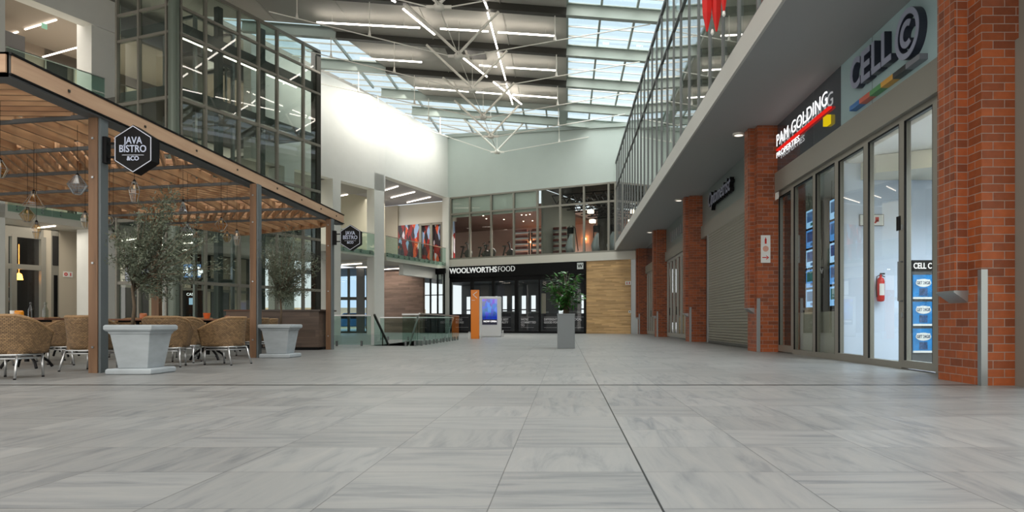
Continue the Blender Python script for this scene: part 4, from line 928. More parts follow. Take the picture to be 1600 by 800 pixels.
# skylights
def sky(name, label, xs, y0, y1, xa_, xb2):
    t = thing(name, label, 'window', Matrix(), kind='structure')
    r = MB()
    for x in xs: r.bar((x, y0, rz_(x)+.55), (x, y1, rz_(x)+.55), .09, .14)
    r.build('rafter', STEELL, t)
    p = MB(); y = y0; k = 0
    while y < y1+.01:
        p.bar((xa_(y), y, rz_(xa_(y))+.62), (xb2(y), y, rz_(xb2(y))+.62), .05, .06); y += 1.0075; k += 1
    p.build('purlin', WHITEM, t)
    n_ = len(xs)
    g = MB(); g.add([(xa_(y0), y0, rz_(xa_(y0))+.68), (xb2(y0), y0, rz_(xb2(y0))+.68), (xb2(y1), y1, rz_(xb2(y1))+.68), (xa_(y1), y1, rz_(xa_(y1))+.68)], [(0, 1, 2, 3)])
    g.build('pane', GLASSROOF, t, solid=.01)
def wx_(y): return -12.75+.478*(y-36.2) if y < 40.8 else -10.55+.344*(y-40.8)
sky('window_11', 'long glass skylight along the right side of the roof', (0.04, 1.38, 2.78, 4.18), 10.9, 43.1, lambda y: 0, lambda y: 4.4)
sky('window_12', 'glass skylight band across the far end of the roof', (-8.8, -6.4, -4.2, -2.6, -1.2, -.02), 40.1, 50.0, lambda y: wx_(y)-1.3, lambda y: 4.4 if y > 43.9 else 0)
sky('window_13', 'triangular glass skylight beside the white left wall', (-11.0, -9.6), 31.1, 40.1, lambda y: wx_(y)-1.3, lambda y: -10.6+(y-31.1)*(2.25/7.9))
struct(MB().box(4.4, 7.7, 1, 43, rz_(4.4)-.05, rz_(4.4)+.3), 'ceiling_right', CEILP, 'grey ceiling over the upper right walkway')
struct(MB().box(-.42, 0.0, 40.1, 43.5, rz_(0)+.1, rz_(0)+.6), 'trim_13', STEELL, 'wide grey roof plate between the two skylights')
# trusses
NX, NZ = -4.24, 11.14
ny = [19.4, 23.4, 27.7, 31.7, 35.9, 39.6, 43.2]
nm = ['sixth', 'fifth', 'fourth', 'third', 'second', 'last']
for i, y in enumerate(ny):
    nx, nz = NX, NZ
    t = thing('roof_truss', 'white tension truss with hanging node, %s along the hall toward the far wall' % ['first', 'second', 'third', 'fourth', 'fifth', 'sixth', 'seventh'][i], 'truss', Matrix.Translation((nx, y, nz)), 'white tension trusses')
    lz = rz_(-6.3)-nz+.0; rz2 = rz_(-2.67)-nz+.0
    MB().tube([(0, 0, .1), (-2.06, 0, lz)], .055, 10).build('strut', WHITEM, t); MB().tube([(0, 0, .1), (1.57, 0, rz2)], .055, 10).build('strut', WHITEM, t)
    MB().lathe([(.02, -.12), (.16, -.09), (.2, 0), (.16, .08), (.05, .16)], 14).build('node', WHITEM, t, smooth=True)
    MB().box(-.42, .42, -.03, .03, -.05, .06).build('gusset', WHITEM, t)
    lx, rx = -11.7-nx, 3.3-nx
    if y > 35: lx = (-12.6+.478*(y-36.2) if y < 40.8 else -10.5+.344*(y-40.8))-nx
    zl, zr = 12.9-nz, 12.4-nz
    MB().tube([(-.3, 0, 0), (lx, 0, zl)], .022, 6).build('tie_rod', WHITEM, t); MB().tube([(.3, 0, 0), (rx, 0, zr)], .022, 6).build('tie_rod', WHITEM, t)
    for hxp in (-7.75, -.45, -10.6):
        if hxp < nx+lx: continue
        f_ = (hxp-nx)/(lx if hxp < nx else rx); z_ = f_*(zl if hxp < nx else zr)
        MB().tube([(hxp-nx, 0, z_), (hxp-nx, 0, rz_(hxp)-nz+.0)], [.02, .02], 6).lathe([(.07, z_-.03), (.02, z_+.22)], 8, (hxp-nx, 0)).build('hanger', WHITEM, t)
    if i < 6: MB().tube([(0, .1, 0), (0, ny[i+1]-y, 0)], .018, 6).build('long_cable', WHITEM, t)
    MB().tube([(0, 0, .1), (-.15, 1.2, 1.9)], .012, 5).build('brace_wire', WHITEM, t)
# main ceiling strips
def rstrip(px0, py0, px1, py1, label, dz=-.07):
    def pt(px, py):
        x = -3.0
        for _ in range(20):
            z = ROOFZ(x)+dz; Y = (z-H)*F/(VY-py); x = (px-VX)*Y/F
        return Vector((x, Y, z))
    o = MB().bar(pt(px0, py0), pt(px1, py1), .055, .05).build('strip_light', STRIP)
    props(o, label, 'light', 'strip lights on the main ceiling'); a_, c_ = pt(px0, py0), pt(px1, py1)
    for f_ in (.15, .85):
        p_ = a_.lerp(c_, f_)-o.location; x_ = p_.x+o.location.x
        MB().tube([p_, p_+Vector((0, 0, ROOFZ(x_)+.28-p_.z-o.location.z))], .006, 4).build('suspension_wire', WHITEM, o)
rs = [((495, 35, 656, 43.5), 'long strip light nearest the top left of the grey ceiling'), ((688, 45, 763, 49), 'strip light behind the upper white truss strut, second row'),
      ((778, 50.5, 866, 56), 'strip light ending at the skylight edge in the second row'), ((563, 91, 659, 97), 'strip light left of the dark vents'),
      ((749, 102, 776, 104.5), 'short strip light right of the dark vents'), ((791, 105.5, 868, 110), 'strip light ending at the skylight edge in the third row'),
      ((649, 137, 784, 147), 'long strip light in the farthest ceiling row'), ((801, 148, 870, 153), 'strip light ending at the skylight edge in the farthest row'),
      ((630, 14, 679, 54), 'diagonal strip light beside the upper left truss strut'), ((723, 90, 761, 120), 'diagonal strip light right of the second truss node'),
      ((771, 128, 815, 163), 'farthest diagonal strip light ending above the far skylight'), ((756, 0, 761.5, 13), 'short steep strip light at the top picture edge'),
      ((762, 20, 777, 76), 'long steep strip light running along the hall'), ((778, 82, 790, 125), 'middle steep strip light running along the hall'), ((791, 131, 801, 163), 'farthest steep strip light running along the hall'),
      ((612, 0, 618, 3), 'tiny strip light tip at the top edge left of the truss node')]
for a, lb in rs: rstrip(*a, lb)

# ================================================================== PERGOLA
def pe(y): return -6.02+.032*(y-7.6)      # outer edge X
def pz(y): return 3.57-.0155*(y-7.6)      # top z
t = thing('pergola', 'timber slatted pergola on brown and grey posts over the restaurant tables', 'pergola', Matrix.Translation((-6, 7.6, 0)))
O = Vector((-6, 7.6, 0))
def loc(mb_):
    for v in mb_.v: v -= O
    return mb_
ya, yb = 7.6, 17.95
def sbar(y0, y1, x_off0, x_off1, z0, z1):
    vs = []
    for y in (y0, y1):
        for dx, z in ((x_off0, z0), (x_off1, z0), (x_off1, z1), (x_off0, z1)): vs.append((pe(y)+dx, y, pz(y)+z))
    return MB().add(vs, [(0,1,2,3),(7,6,5,4),(0,4,5,1),(1,5,6,2),(2,6,7,3),(3,7,4,0)])
loc(sbar(ya, yb, -.2, -.0, -.27, 0)).build('edge_beam', STEELG, t)
loc(sbar(ya+.03, yb-.02, 0, .018, -.225, -.03)).build('timber_fascia', TIMF, t)
loc(sbar(ya, yb, .0, .03, -.245, -.228)).build('black_edge', BLACK, t); loc(sbar(ya, yb, .0, .03, -.027, -.005)).build('black_edge', BLACK, t)
for y in (8.45, 9.9, 11.2, 12.5, 14.1, 15.3, 16.4, 17.4):
    loc(MB().box(pe(y)+.018, pe(y)+.032, y-.015, y+.015, pz(y)-.145, pz(y)-.115)).build('bolt', STEELD, t)
loc(MB().box(-14.5, pe(7.6), 7.6, 7.8, pz(7.6)-.27, pz(7.6))).build('front_beam', STEELG, t)
loc(MB().box(-14.5, pe(7.6)-.02, 7.58, 7.6, pz(7.6)-.225, pz(7.6)-.03)).build('front_fascia', wood('front cladding', 'a5846a', 'b99a7e', 'x', .5), t)
poly = [(-14.5, 7.75), (-6.15, 7.75), (-5.85, 17.9), (-6.4, 18.5), (-9.2, 20.1), (-11.9, 14.8), (-14.5, 9.7)]
def clip(p, d, poly_, extra=()):
    t0, t1 = -1e9, 1e9; n_ = len(poly_)
    hs_ = []
    for i in range(n_):
        a, c = Vector(poly_[i]), Vector(poly_[(i+1) % n_]); e_ = c-a; nn = Vector((-e_.y, e_.x)); hs_.append((a, nn))
    hs_ += list(extra)
    for a, nn in hs_:
        den = nn.dot(d); num = nn.dot(a-p)
        if abs(den) < 1e-9:
            if nn.dot(p-a) < 0: return None
            continue
        q = num/den
        if den > 0: t0 = max(t0, q)
        else: t1 = min(t1, q)
    return (t0, t1) if t1-t0 > .12 else None
K = .19
def cbY(y0, x): return y0+K*(-6-x)       # cross beam line
cbs = [7.75, 9.03, 10.36, 11.70, 13.04, 14.37, 15.70, 17.0, 20.3]
for y0 in cbs[1:8]:
    p = Vector((0, cbY(y0, 0))); d = Vector((-1, K)).normalized(); r = clip(p, d, poly)
    if r:
        a = p+d*r[0]; c = p+d*r[1]
        loc(MB().bar((a.x, a.y, pz(a.y)-.25), (c.x, c.y, pz(c.y)-.255), .05, .05)).build('cross_beam', STEELG, t)
# perimeter beams at back and far end
for (a, c) in ((poly[3], poly[4]), (poly[4], poly[6]), (poly[2], poly[3])):
    loc(MB().bar((a[0], a[1], pz(a[1])-.14), (c[0], c[1], pz(c[1])-.14), .08, .2)).build('rim_beam', TIMX, t)
cfg = [(2, .2), (90, .34), (116, .17), (92, .36), (62, .2), (98, .42), (120, .18), (88, .34), (80, .4)]
for i in range(len(cbs)-1):
    y0, y1 = cbs[i], cbs[i+1]
    ex = [(Vector((-6, y0)), Vector((K, 1))), (Vector((-6, y1)), Vector((-K, -1)))]
    ang, spc = cfg[i]; d = Vector((math.cos(math.radians(ang)), math.sin(math.radians(ang)))); nn = Vector((-d.y, d.x))
    mb = MB()
    for k in range(-70, 71):
        p = Vector((-9.5, (y0+y1)/2+.6))+nn*spc*k; r = clip(p, d, poly, ex)
        if not r: continue
        a = p+d*r[0]; c = p+d*r[1]
        mb.bar((a.x, a.y, pz(a.y)-.165), (c.x, c.y, pz(c.y)-.165), .04, .14)
    loc(mb); mb.build('slat_panel', TIMX if ang < 45 else TIMB, t)
    mb = MB(); ang2 = ang+(90 if i % 2 else 62); d = Vector((math.cos(math.radians(ang2)), math.sin(math.radians(ang2)))); nn = Vector((-d.y, d.x))
    for k in range(-40, 41):
        p = Vector((-9.5, (y0+y1)/2+.6))+nn*.42*k; r = clip(p, d, poly, ex)
        if not r: continue
        a = p+d*r[0]; c = p+d*r[1]
        mb.bar((a.x, a.y, pz(a.y)-.055), (c.x, c.y, pz(c.y)-.055), .05, .09)
    loc(mb); mb.build('upper_slat_panel', TIMX, t)
for y in (9.03, 13.04, 17.0):
    x1_ = -733/1100*9.03 if y < 10 else ((400-VX)*13.04/F if y < 14 else (516.5-VX)*17/F)
    zt = pz(y)-.26
    loc(MB().box(x1_-.115, x1_, y, y+.15, 0, zt)).build('post_timber', TIMP, t)
    loc(MB().box(x1_, x1_+.03, y+.02, y+.17, 0, zt)).build('post_steel', mat('blue grey post steel %d' % y, '646c6f', .5, .1), t)
    for z in (.32, 1.4, 2.5, 3.0): loc(MB().box(x1_-.07, x1_-.045, y-.012, y, z, z+.025)).build('bolt', GALV, t)
for (x, y) in ((-10.1, 17.3), (-12.6, 12.9)):
    loc(MB().box(x-.1, x+.08, y, y+.15, 0, pz(y)-.24)).build('back_post', TIMP, t)
# hex signs
def hexsign(cx_, cy_, cz_, bx, label):
    t = thing('hanging_sign', label, 'sign', Matrix.Translation((cx_, cy_, cz_)), 'black hexagonal bistro signs')
    Rr = .31
    pts = [(Rr*.90*math.cos(math.radians(30+60*k))*1.0, Rr*math.sin(math.radians(30+60*k))) for k in range(6)]
    MB().xz(pts, 0, .17).build('body', BLACK, t)
    q = MB(); q2 = []
    for k in range(6):
        a, c = Vector((pts[k][0]*.95, -.004, pts[k][1]*.95)), Vector((pts[(k+1) % 6][0]*.95, -.004, pts[(k+1) % 6][1]*.95)); q.bar(a, c, .004, .010, (0, 1, 0)) if False else q.bar(a, c, .010, .004, (0, 1, 0))
    q.bar((-.14, -.004, -.079), (.14, -.004, -.079), .004, .006); q.build('border', mat('sign white', 'c5cad8', .4), t)
    lw = mat('sign letter', 'b6bfd6', .4)
    text('sign_text', 'JAVA', .128, .004, lw, t, (-.12, -.006, .066), bold=.0015, width=.24)
    text('sign_text', 'BISTRO', .128, .004, lw, t, (-.172, -.006, -.041), bold=.0015, width=.345)
    text('sign_text', '&CO', .078, .004, lw, t, (-.077, -.006, -.148), bold=.002, width=.155)
    for z in (.09, -.09): MB().box(bx, -.26, .06, .09, z-.012, z+.012).build('bracket_arm', BLACK, t)
    MB().box(bx-.045, bx+.035, .03, .12, -.17, .17).build('bracket_plate', BLACK, t)
hexsign(-5.57, 9.05, 2.88, -.40, 'larger looking black hexagonal bistro sign on the nearest timber post')
hexsign(-5.22, 17.0, 2.71, -.40, 'smaller looking black hexagonal bistro sign on the farthest timber post')
# pendants: (px, py_center, Y, kind, height px, width px)
pend = [(0, 264, 8.6, 0, 28, 22, GLASSAMB), (121, 289, 9.6, 0, 30, 28, GLASSSIL), (210, 300, 9.9, 1, 32, 15, GLASSAMB), (53, 311, 10.5, 2, 24, 30, GLASSAMB), (43, 336, 11.4, 0, 22, 22, GLASSAMB),
        (57, 360, 11.0, 1, 26, 12, GLASSAMB), (177, 368, 12.0, 2, 14, 13, GLASSAMB), (286, 322, 11.5, 2, 18, 12, GLASSSIL), (293, 355, 12.4, 2, 14, 16, GLASSSIL), (307, 366, 13.6, 2, 13, 12, GLASSAMB),
        (345.5, 351, 12.8, 0, 19, 19, GLASSAMB), (355, 371, 13.5, 0, 16, 15, GLASSAMB), (370, 372, 13.2, 1, 23, 10, GLASSAMB), (133, 344, 10.9, 1, 24, 12, GLASSAMB), (171, 344, 10.9, 0, 15, 14, GLASSAMB)]
kn = ['wide diamond', 'slim lozenge', 'flared bell']
pl_ = ['at the left picture edge', 'left of the nearest timber post', 'below the black hexagonal sign', 'highest left of the post', 'low over the dark restaurant window', 'lowest over the dark restaurant window', 'right of the nearest timber post', 'beside the olive tree top', 'right of the olive tree crown', 'low right of the olive tree crown', 'highest left of the second timber post', 'lowest left of the second timber post', 'closest to the second timber post', 'just left behind the nearest post', 'just right behind the nearest post']
for i, (px, py, Y, kd, hp, wp, gm) in enumerate(pend):
    c = at(px, py, Y); h = hp*Y/F; r = wp*Y/F/2
    t = thing('pendant_lamp', '%s glass pendant %s' % (kn[kd], pl_[i]), 'pendant lamp', Matrix.Translation(c), 'glass pendants under the pergola')
    pr = [[(r*.25, h*.5), (r*.35, h*.42), (r, 0), (r*.4, -h*.48), (r*.3, -h*.5)], [(r*.4, h*.5), (r*.5, h*.42), (r, h*.1), (r*.9, -h*.1), (r*.5, -h*.5)], [(r*.2, h*.5), (r*.25, h*.3), (r*.8, -h*.3), (r, -h*.45), (r*.96, -h*.5)]][kd]
    MB().lathe(pr[::-1], 8).build('glass_shade', gm, t)
    q = MB(); n_ = 8
    for rr, z in pr[1:-1]:
        pts = [(rr*math.cos(2*math.pi*j/n_), rr*math.sin(2*math.pi*j/n_), z) for j in range(n_)]; q.tube(pts, .0035, 4, closed=True)
    for j in range(n_): q.tube([(rr*math.cos(2*math.pi*j/n_), rr*math.sin(2*math.pi*j/n_), z) for rr, z in pr], .003, 4)
    q.build('shade_edges', GALV, t)
    MB().lathe([(.012, h*.35), (.02, h*.38), (.02, h*.55), (.006, h*.62)], 10).build('lamp_holder', BLACK, t)
    MB().lathe([(.004, h*.1), (.018, h*.2), (.012, h*.34)], 8).build('bulb', mat('clear bulb', 'e8dcc4', .2), t)
    MB().tube([(0, 0, h*.6), (0, 0, pz(Y)-.2-c.z)], .003, 4).build('cord', BLACK, t)

# ================================================================== FURNITURE
def make_chair(label, grp='wicker tub chairs around the restaurant tables'):
    t = thing('wicker_chair', label, 'chair', Matrix(), grp)
    Wd, Bk, Fr_ = .29, .27, .25
    tot = 2*(Fr_)+math.pi*.28
    def plan(s):
        d = s*tot
        if d < Fr_: return (-Wd, Fr_-d), d/Fr_*.0
        d2 = d-Fr_
        if d2 < math.pi*.28:
            a = d2/.28; return (-Wd*math.cos(a), -Bk*math.sin(a)), 1
        return (Wd, d2-math.pi*.28), 0
    def hgt(s):
        x = abs(s-.5)*2
        return .725-.19*max(0, (x-.30)/.70)**1.25
    def fn(u, v):
        (x, y), _ = plan(u); hz = hgt(u); z = .29+(hz-.29)*v; k = .88+.14*v
        return (x*k, y*k, z), (u*tot, z)
    MB().grid(48, 8, fn).build('back_shell', WICK, t, smooth=True, solid=.03)
    rim = [Vector(fn(i/48, 1)[0]) for i in range(49)]
    q = MB(); q.tube(rim, .022, 8); q.build('rim', WRIM, t, smooth=True)
    ln = [Vector(fn(0, j/6)[0]) for j in range(7)]
    q = MB(); pts = []
    def seat(u, v):
        a = u*2*math.pi; r = v
        sx_ = .245*math.copysign(abs(math.cos(a))**.6, math.cos(a)); sy_ = .235*math.copysign(abs(math.sin(a))**.6, math.sin(a))
        return (sx_, sy_), (u*1.6, v)
    def ap(u, v):
        (x, y), _ = seat(u, 1); return (x, y, .29+v*.10), (u*1.6, .29+v*.10)
    q.grid(32, 2, ap)
    def tp(u, v):
        (x, y), _ = seat(u, 1); return (x*v, y*v, .39), (x*v, y*v)
    q.grid(32, 3, tp); q.build('seat', WICK, t, smooth=True)
    def cu(u, v):
        (x, y), _ = seat(u, 1); k = [.98, 1.0, .98, .8, 0][int(round(v*4))]; z = [.392, .415, .435, .445, .447][int(round(v*4))]; return (x*k*.97, y*k*.97, z), (u, v)
    MB().grid(32, 4, cu).build('cushion', CUSH, t, smooth=True)
    q = MB(); circ = [(.25*math.copysign(abs(math.cos(a))**.6, math.cos(a)), .24*math.copysign(abs(math.sin(a))**.6, math.sin(a))) for a in [2*math.pi*k/32 for k in range(32)]]
    q.tube([(x, y, .278) for x, y in circ], .013, 6, closed=True); q.tube([(x*.98, y*.98, .235) for x, y in circ], .009, 6, closed=True); q.build('frame_ring', CHROME, t, smooth=True)
    for sx_ in (-1, 1):
        for sy_ in (-1, 1):
            lg = MB().tube([(.21*sx_, .2*sy_, .28), ((.22 if sy_ > 0 else .235)*sx_, (.2 if sy_ > 0 else .275)*sy_, .012)], .0135, 8).build('leg', CHROME, t, smooth=True)
            MB().lathe([(.015, 0), (.015, .014)], 8, ((.22 if sy_ > 0 else .235)*sx_, (.2 if sy_ > 0 else .275)*sy_)).build('foot_cap', BLACK, lg)
    return t
ch = [(18, 8.2, 2, 'nearest wicker chair at the left picture edge, its back to the viewer'), (143, 9.55, -5, 'wicker chair partly hidden behind the nearest timber post'),
      (112, 11.0, 80, 'wicker chair showing its cream cushion left of the nearest post'), (260, 10.4, 18, 'wicker chair right behind the nearest concrete pot'),
      (286, 11.5, 12, 'wicker chair just behind the chair by the concrete pot'), (353, 10.95, 78, 'wicker chair seen from the side in front of the second post'),
      (304, 13.2, 160, 'wicker chair facing the viewer beyond the black table leg'), (395, 13.9, 60, 'wicker chair half hidden behind the second timber post'),
      (60, 11.9, 165, 'wicker chair on the far side of the nearest table'), (-20, 10.6, 140, 'wicker chair cut off at the left edge behind the nearest one'), (200, 13.3, 170, 'wicker chair far behind the nearest concrete pot'), (412, 15.3, 100, 'wicker chair beside the second concrete pot')]
c0 = None
for px, Y, rot, lb in ch:
    if c0 is None: c = c0 = make_chair(lb)
    else: c = copy_tree(c0); c['label'] = lb
    c.location = ((px-VX)*Y/F, Y, 0); c.rotation_euler = (0, 0, math.radians(rot))
def make_table(label):
    t = thing('bistro_table', label, 'table', Matrix(), 'dark bistro tables')
    MB().box(-.4, .4, -.4, .4, .685, .715).build('table_top', TABLE, t, bevel=.006)
    MB().tube([(0, 0, .1), (0, 0, .66)], .03, 10).build('column', BLACK, t)
    MB().bar((-.3, 0, .67), (.3, 0, .67), .05, .03).bar((0, -.3, .67), (0, .3, .67), .05, .03).build('top_support', BLACK, t)
    for k in range(4):
        a = math.pi/4+k*math.pi/2; ca, sa = math.cos(a), math.sin(a)
        MB().tube([(0, 0, .22), (.12*ca, .12*sa, .2), (.26*ca, .26*sa, .1), (.31*ca, .31*sa, .02)], [.022, .022, .018, .02], 8).build('foot', BLACK, t)
    return t
tb0 = None; tl = [(42, 9.9, 'dark table with bottles behind the nearest wicker chair'), (215, 12.4, 'dark table behind the nearest olive tree'), (325, 12.1, 'dark table with orange pot behind the side-on chair'), (95, 13.2, 'dark table against the beige wall'), (355, 15.4, 'dark table behind the second timber post')]
tpos = []
for px, Y, lb in tl:
    if tb0 is None: c = tb0 = make_table(lb)
    else: c = copy_tree(tb0); c['label'] = lb
    c.location = ((px-VX)*Y/F, Y, 0); c.rotation_euler = (0, 0, math.radians(12)); tpos.append(c.location.copy())
TT = .7155
def item(name, mb_, m_, label, cat, x, y, z=TT, grp=None): return solo(mb_, name, m_, label, cat, grp, m=Matrix.Translation((x, y, z)))
honey = mat('amber honey', 'c07a12', .2, emis='c07a12', es=.15); clr = glass('bottle glass', (.75, .8, .78), 1.5)
for k, dx in enumerate((.10, .27)):
    item('bottle', MB().lathe([(.034, 0), (.034, .11), (.014, .16), (.014, .19), (.02, .2), (.016, .22)], 12), clr, ['clear oil bottle with stopper left on the nearest table', 'clear oil bottle with stopper right on the nearest table'][k], 'bottle', tpos[0].x+dx-.08, 9.95+.05*k, grp='bottles on the nearest table')
item('honey_jar', MB().lathe([(.05, 0), (.055, .02), (.055, .08), (.045, .1)], 14), honey, 'amber jar standing in front of the clear bottles', 'jar', tpos[0].x+.03, 9.72)
item('white_cup', MB().lathe([(.035, 0), (.035, .1)], 12), WHITE, 'small white cup beside the amber jar', 'cup', tpos[0].x-.08, 9.75)
item('jar', MB().lathe([(.055, 0), (.06, .02), (.06, .08), (.05, .1)], 14), mat('orange jar', 'b0663a', .3), 'orange brown jar on the table behind the olive tree', 'jar', tpos[1].x+.1, tpos[1].y)
item('flower_pot', MB().lathe([(.04, 0), (.06, .09), (.062, .1)], 14), mat('orange pot', 'd0602a', .4), 'small orange pot on the table by the side-on chair', 'pot', tpos[2].x-.02, tpos[2].y)
item('jar', MB().lathe([(.05, 0), (.055, .02), (.055, .07), (.045, .09)], 14), mat('tan jar', '9a6a52', .4), 'tan jar on the table behind the second timber post', 'jar', tpos[4].x+.0, tpos[4].y)
# bar counter
t = thing('bar_counter', 'dark boarded bar counter beside the farthest timber post', 'counter', fr((-6.3, 16.75, 0), (1, -.06)))
MB().box(-.95, .42, 0, .9, .07, .93).build('body', WDD, t); MB().box(-1.0, .47, -.05, .96, .93, .965).build('worktop', mat('bar top', '3e332c', .35), t); MB().box(-.9, .38, .06, .85, 0, .07).build('plinth', BLACK, t)
t = thing('bar_counter', 'taupe back counter left of the dark bar counter', 'counter', fr((-8.2, 18.0, 0), (1, 0)))
MB().box(-.5, .85, 0, .7, .6, .95).build('body', mat('taupe counter', '6a5546', .5), t); MB().box(-.5, .85, .1, .7, 0, .6).build('recess', BLACK, t); MB().box(-.55, .88, -.04, .75, .95, .985).build('worktop', TABLE, t)
# pots with olive trees
def leaf(mb_, p, d, L, w):
    d = d.normalized(); s_ = d.cross(Vector((random.uniform(-1, 1), random.uniform(-1, 1), random.uniform(-1, 1)))).normalized()
    mb_.add([p, p+d*L*.5+s_*w, p+d*L, p+d*L*.5-s_*w], [(0, 1, 2, 3)])
def olive(px0, Y, sc_, cr_px, label, nl, seed):
    random.seed(seed)
    cx_, cy_ = px0, Y
    t = thing('potted_olive_tree', label, 'potted tree', Matrix.Translation((cx_, cy_, 0)), 'olive trees in concrete pots')
    def sq(prof, n_=4):
        q = MB(); q.lathe([(r*math.sqrt(2), z) for r, z in prof], 4, (0, 0), math.pi/4); return q
    sq([(.27, 0), (.285, .01), (.285, .06), (.27, .075)]).build('base_slab', CONC, t, bevel=.012)
    sq([(.185, .075), (.25, .52)]).build('tub', CONC, t, bevel=.008)
    sq([(.25, .50), (.262, .515), (.262, .53), (.285, .545), (.30, .56), (.30, .605), (.285, .62), (.24, .62), (.235, .58)]).build('rim', CONC, t, bevel=.01)
    sq([(.0, .575), (.235, .58)]).build('soil', SOIL, t)
    tx0 = cr_px[0]
    top = Vector((tx0*.4, 0, 1.25))
    q = MB(); q.tube([(-.12 if seed == 3 else 0, 0, .57), (-.10 if seed == 3 else .01, .01, .85), (-.12 if seed == 3 else 0, .0, 1.1), (-.06 if seed == 3 else 0, 0, 1.3)], [.024, .02, .017, .013], 8)
    lf = MB(); base = Vector((-.10 if seed == 3 else 0, 0, 1.15))
    W_, Z0, Z1 = cr_px[1], cr_px[2], cr_px[3]
    for k in range(56):
        a = random.uniform(0, 2*math.pi); zz = random.uniform(Z0, Z1); u = (zz-Z0)/(Z1-Z0)
        rr = W_*math.sin(math.pi*min(.98, max(.12, u*.85+.12)))*random.uniform(.3, 1)
        tip = Vector((tx0+rr*math.cos(a), rr*math.sin(a)*.9, zz))
        mid = (base+tip)/2+Vector((random.uniform(-.06, .06), random.uniform(-.06, .06), random.uniform(-.03, .08)))
        st = base+Vector((0, 0, random.uniform(-.1, .12)))
        q.tube([st, mid, tip], [.009, .006, .002], 5)
        for j in range(nl):
            f_ = random.uniform(.35, 1.08); p = (mid.lerp(tip, (f_-.5)*2) if f_ > .5 else st.lerp(mid, f_*2)); p = p+Vector((random.gauss(0, .045), random.gauss(0, .045), random.gauss(0, .045)))
            d = (tip-st).normalized()*.6+Vector((random.gauss(0, .6), random.gauss(0, .6), random.gauss(0, .6)))
            leaf(lf, p, d, random.uniform(.04, .065), .007)
    q.build('trunk', BARK, t, smooth=True); lf.build('foliage', LEAFO, t)
olive(-5.43, 9.0, 1, (.36, .74, .95, 2.28), 'nearest olive tree in a square weathered concrete pot', 150, 3)
olive(-5.36, 13.2, 1, (.12, .74, 1.05, 2.4), 'farther olive tree in a square concrete pot beside the bar counter', 120, 5)
# ficus planter
random.seed(11)
fp = at(884.5, 544.5, 704/39.5); fY = 704/39.5
t = thing('potted_ficus', 'leafy green plant in a tall square grey planter in mid hall', 'potted plant', Matrix.Translation((fp.x, fY+.22, 0)))
w = .222; hh = .885
MB().box(-w, w, -w, w, 0, hh-.04).build('planter', GREYP, t, bevel=.006)
MB().box(-w-.004, w+.004, -w-.004, -w+.03, hh-.04, hh).box(-w-.004, w+.004, w-.03, w+.004, hh-.04, hh).box(-w-.004, -w+.03, -w+.03, w-.03, hh-.04, hh).box(w-.03, w+.004, -w+.03, w-.03, hh-.04, hh).build('planter_lip', GREYP, t)
MB().box(-w+.03, w-.03, -w+.03, w-.03, hh-.05, hh-.03).build('soil', SOIL, t)
q = MB(); lf = MB()
for k in range(34):
    a = random.uniform(0, 6.28); zz = random.uniform(.25, 1.12); rr = random.uniform(.15, .60)*(1 if zz < .75 else (1.45-zz)/.7)*(.55+min(zz, .6)*.75)
    tip = Vector((rr*math.cos(a)+.02, rr*math.sin(a), hh+zz)); st = Vector((random.uniform(-.05, .05), random.uniform(-.05, .05), hh-.04))
    mid = st.lerp(tip, .5)-Vector((rr*math.cos(a)*.25, rr*math.sin(a)*.25, 0)); q.tube([st, mid, tip], [.012, .008, .003], 5)
    for j in range(26):
        f_ = random.uniform(.35, 1.0); p = st.lerp(mid, f_*2) if f_ < .5 else mid.lerp(tip, f_*2-1); d = Vector((math.cos(a), math.sin(a), random.uniform(-.3, .5)))+Vector((random.gauss(0, .7), random.gauss(0, .7), random.gauss(0, .3)))
        d.normalize(); L = random.uniform(.10, .19); s_ = d.cross(Vector((0, 0, 1))+Vector((random.gauss(0, .3), random.gauss(0, .3), 0))).normalized(); wv = L*.22; dn = Vector((0, 0, -L*.18))
        lf.add([p, p+d*L*.35+s_*wv, p+d*L*.75+s_*wv*.75+dn*.5, p+d*L+dn, p+d*L*.75-s_*wv*.75+dn*.5, p+d*L*.35-s_*wv], [(0, 1, 2, 3, 4, 5)])
q.build('stems', BARK, t, smooth=True); lf.build('foliage', LEAFF, t)
# orange pylon + kiosk
Yp = 704/24.5; p = at(742, 529.5, Yp)
t = thing('orange_pylon', 'tall orange direction pylon with a white arrow', 'pylon', Matrix.Translation((p.x, Yp, 0)))
MB().box(-.165, .165, 0, .16, 0, 2.0).build('panel', ORANGE, t, bevel=.006)
MB().bar((.09, -.004, 1.93), (-.08, -.004, 1.80), .004, .025, (0, 0, 1)).bar((-.08, -.004, 1.81), (.09, -.004, 1.66), .004, .025).build('arrow', WHITE, t)
MB().box(-.13, 0, -.003, -.001, 1.57, 1.585).build('small_line', WHITE, t)
for s in (-1, 1): MB().tube([(s*.24, -.12, 0), (s*.24, -.12, .28), (s*.24, .28, .28), (s*.24, .28, 0)], .014, 8).build('guard_rail', CHROME, t)
Yk = 704/21.3; p = at(765.5, 526, Yk); hk = .64-.64+ (526-463)*Yk/F
t = thing('information_kiosk', 'white touch screen kiosk beside the orange pylon', 'kiosk', Matrix.Translation((p.x, Yk, 0)))
MB().box(-.52, .52, 0, .3, 0, hk).build('housing', KIOSK, t, bevel=.04)
ks, n, l, b = nt('kiosk screen'); n.remove(b); em = n.new('ShaderNodeEmission'); em.inputs[1].default_value = 1.0
tcn = n.new('ShaderNodeTexCoord'); sx_ = n.new('ShaderNodeSeparateXYZ'); l.new(tcn.outputs['Generated'], sx_.inputs[0])
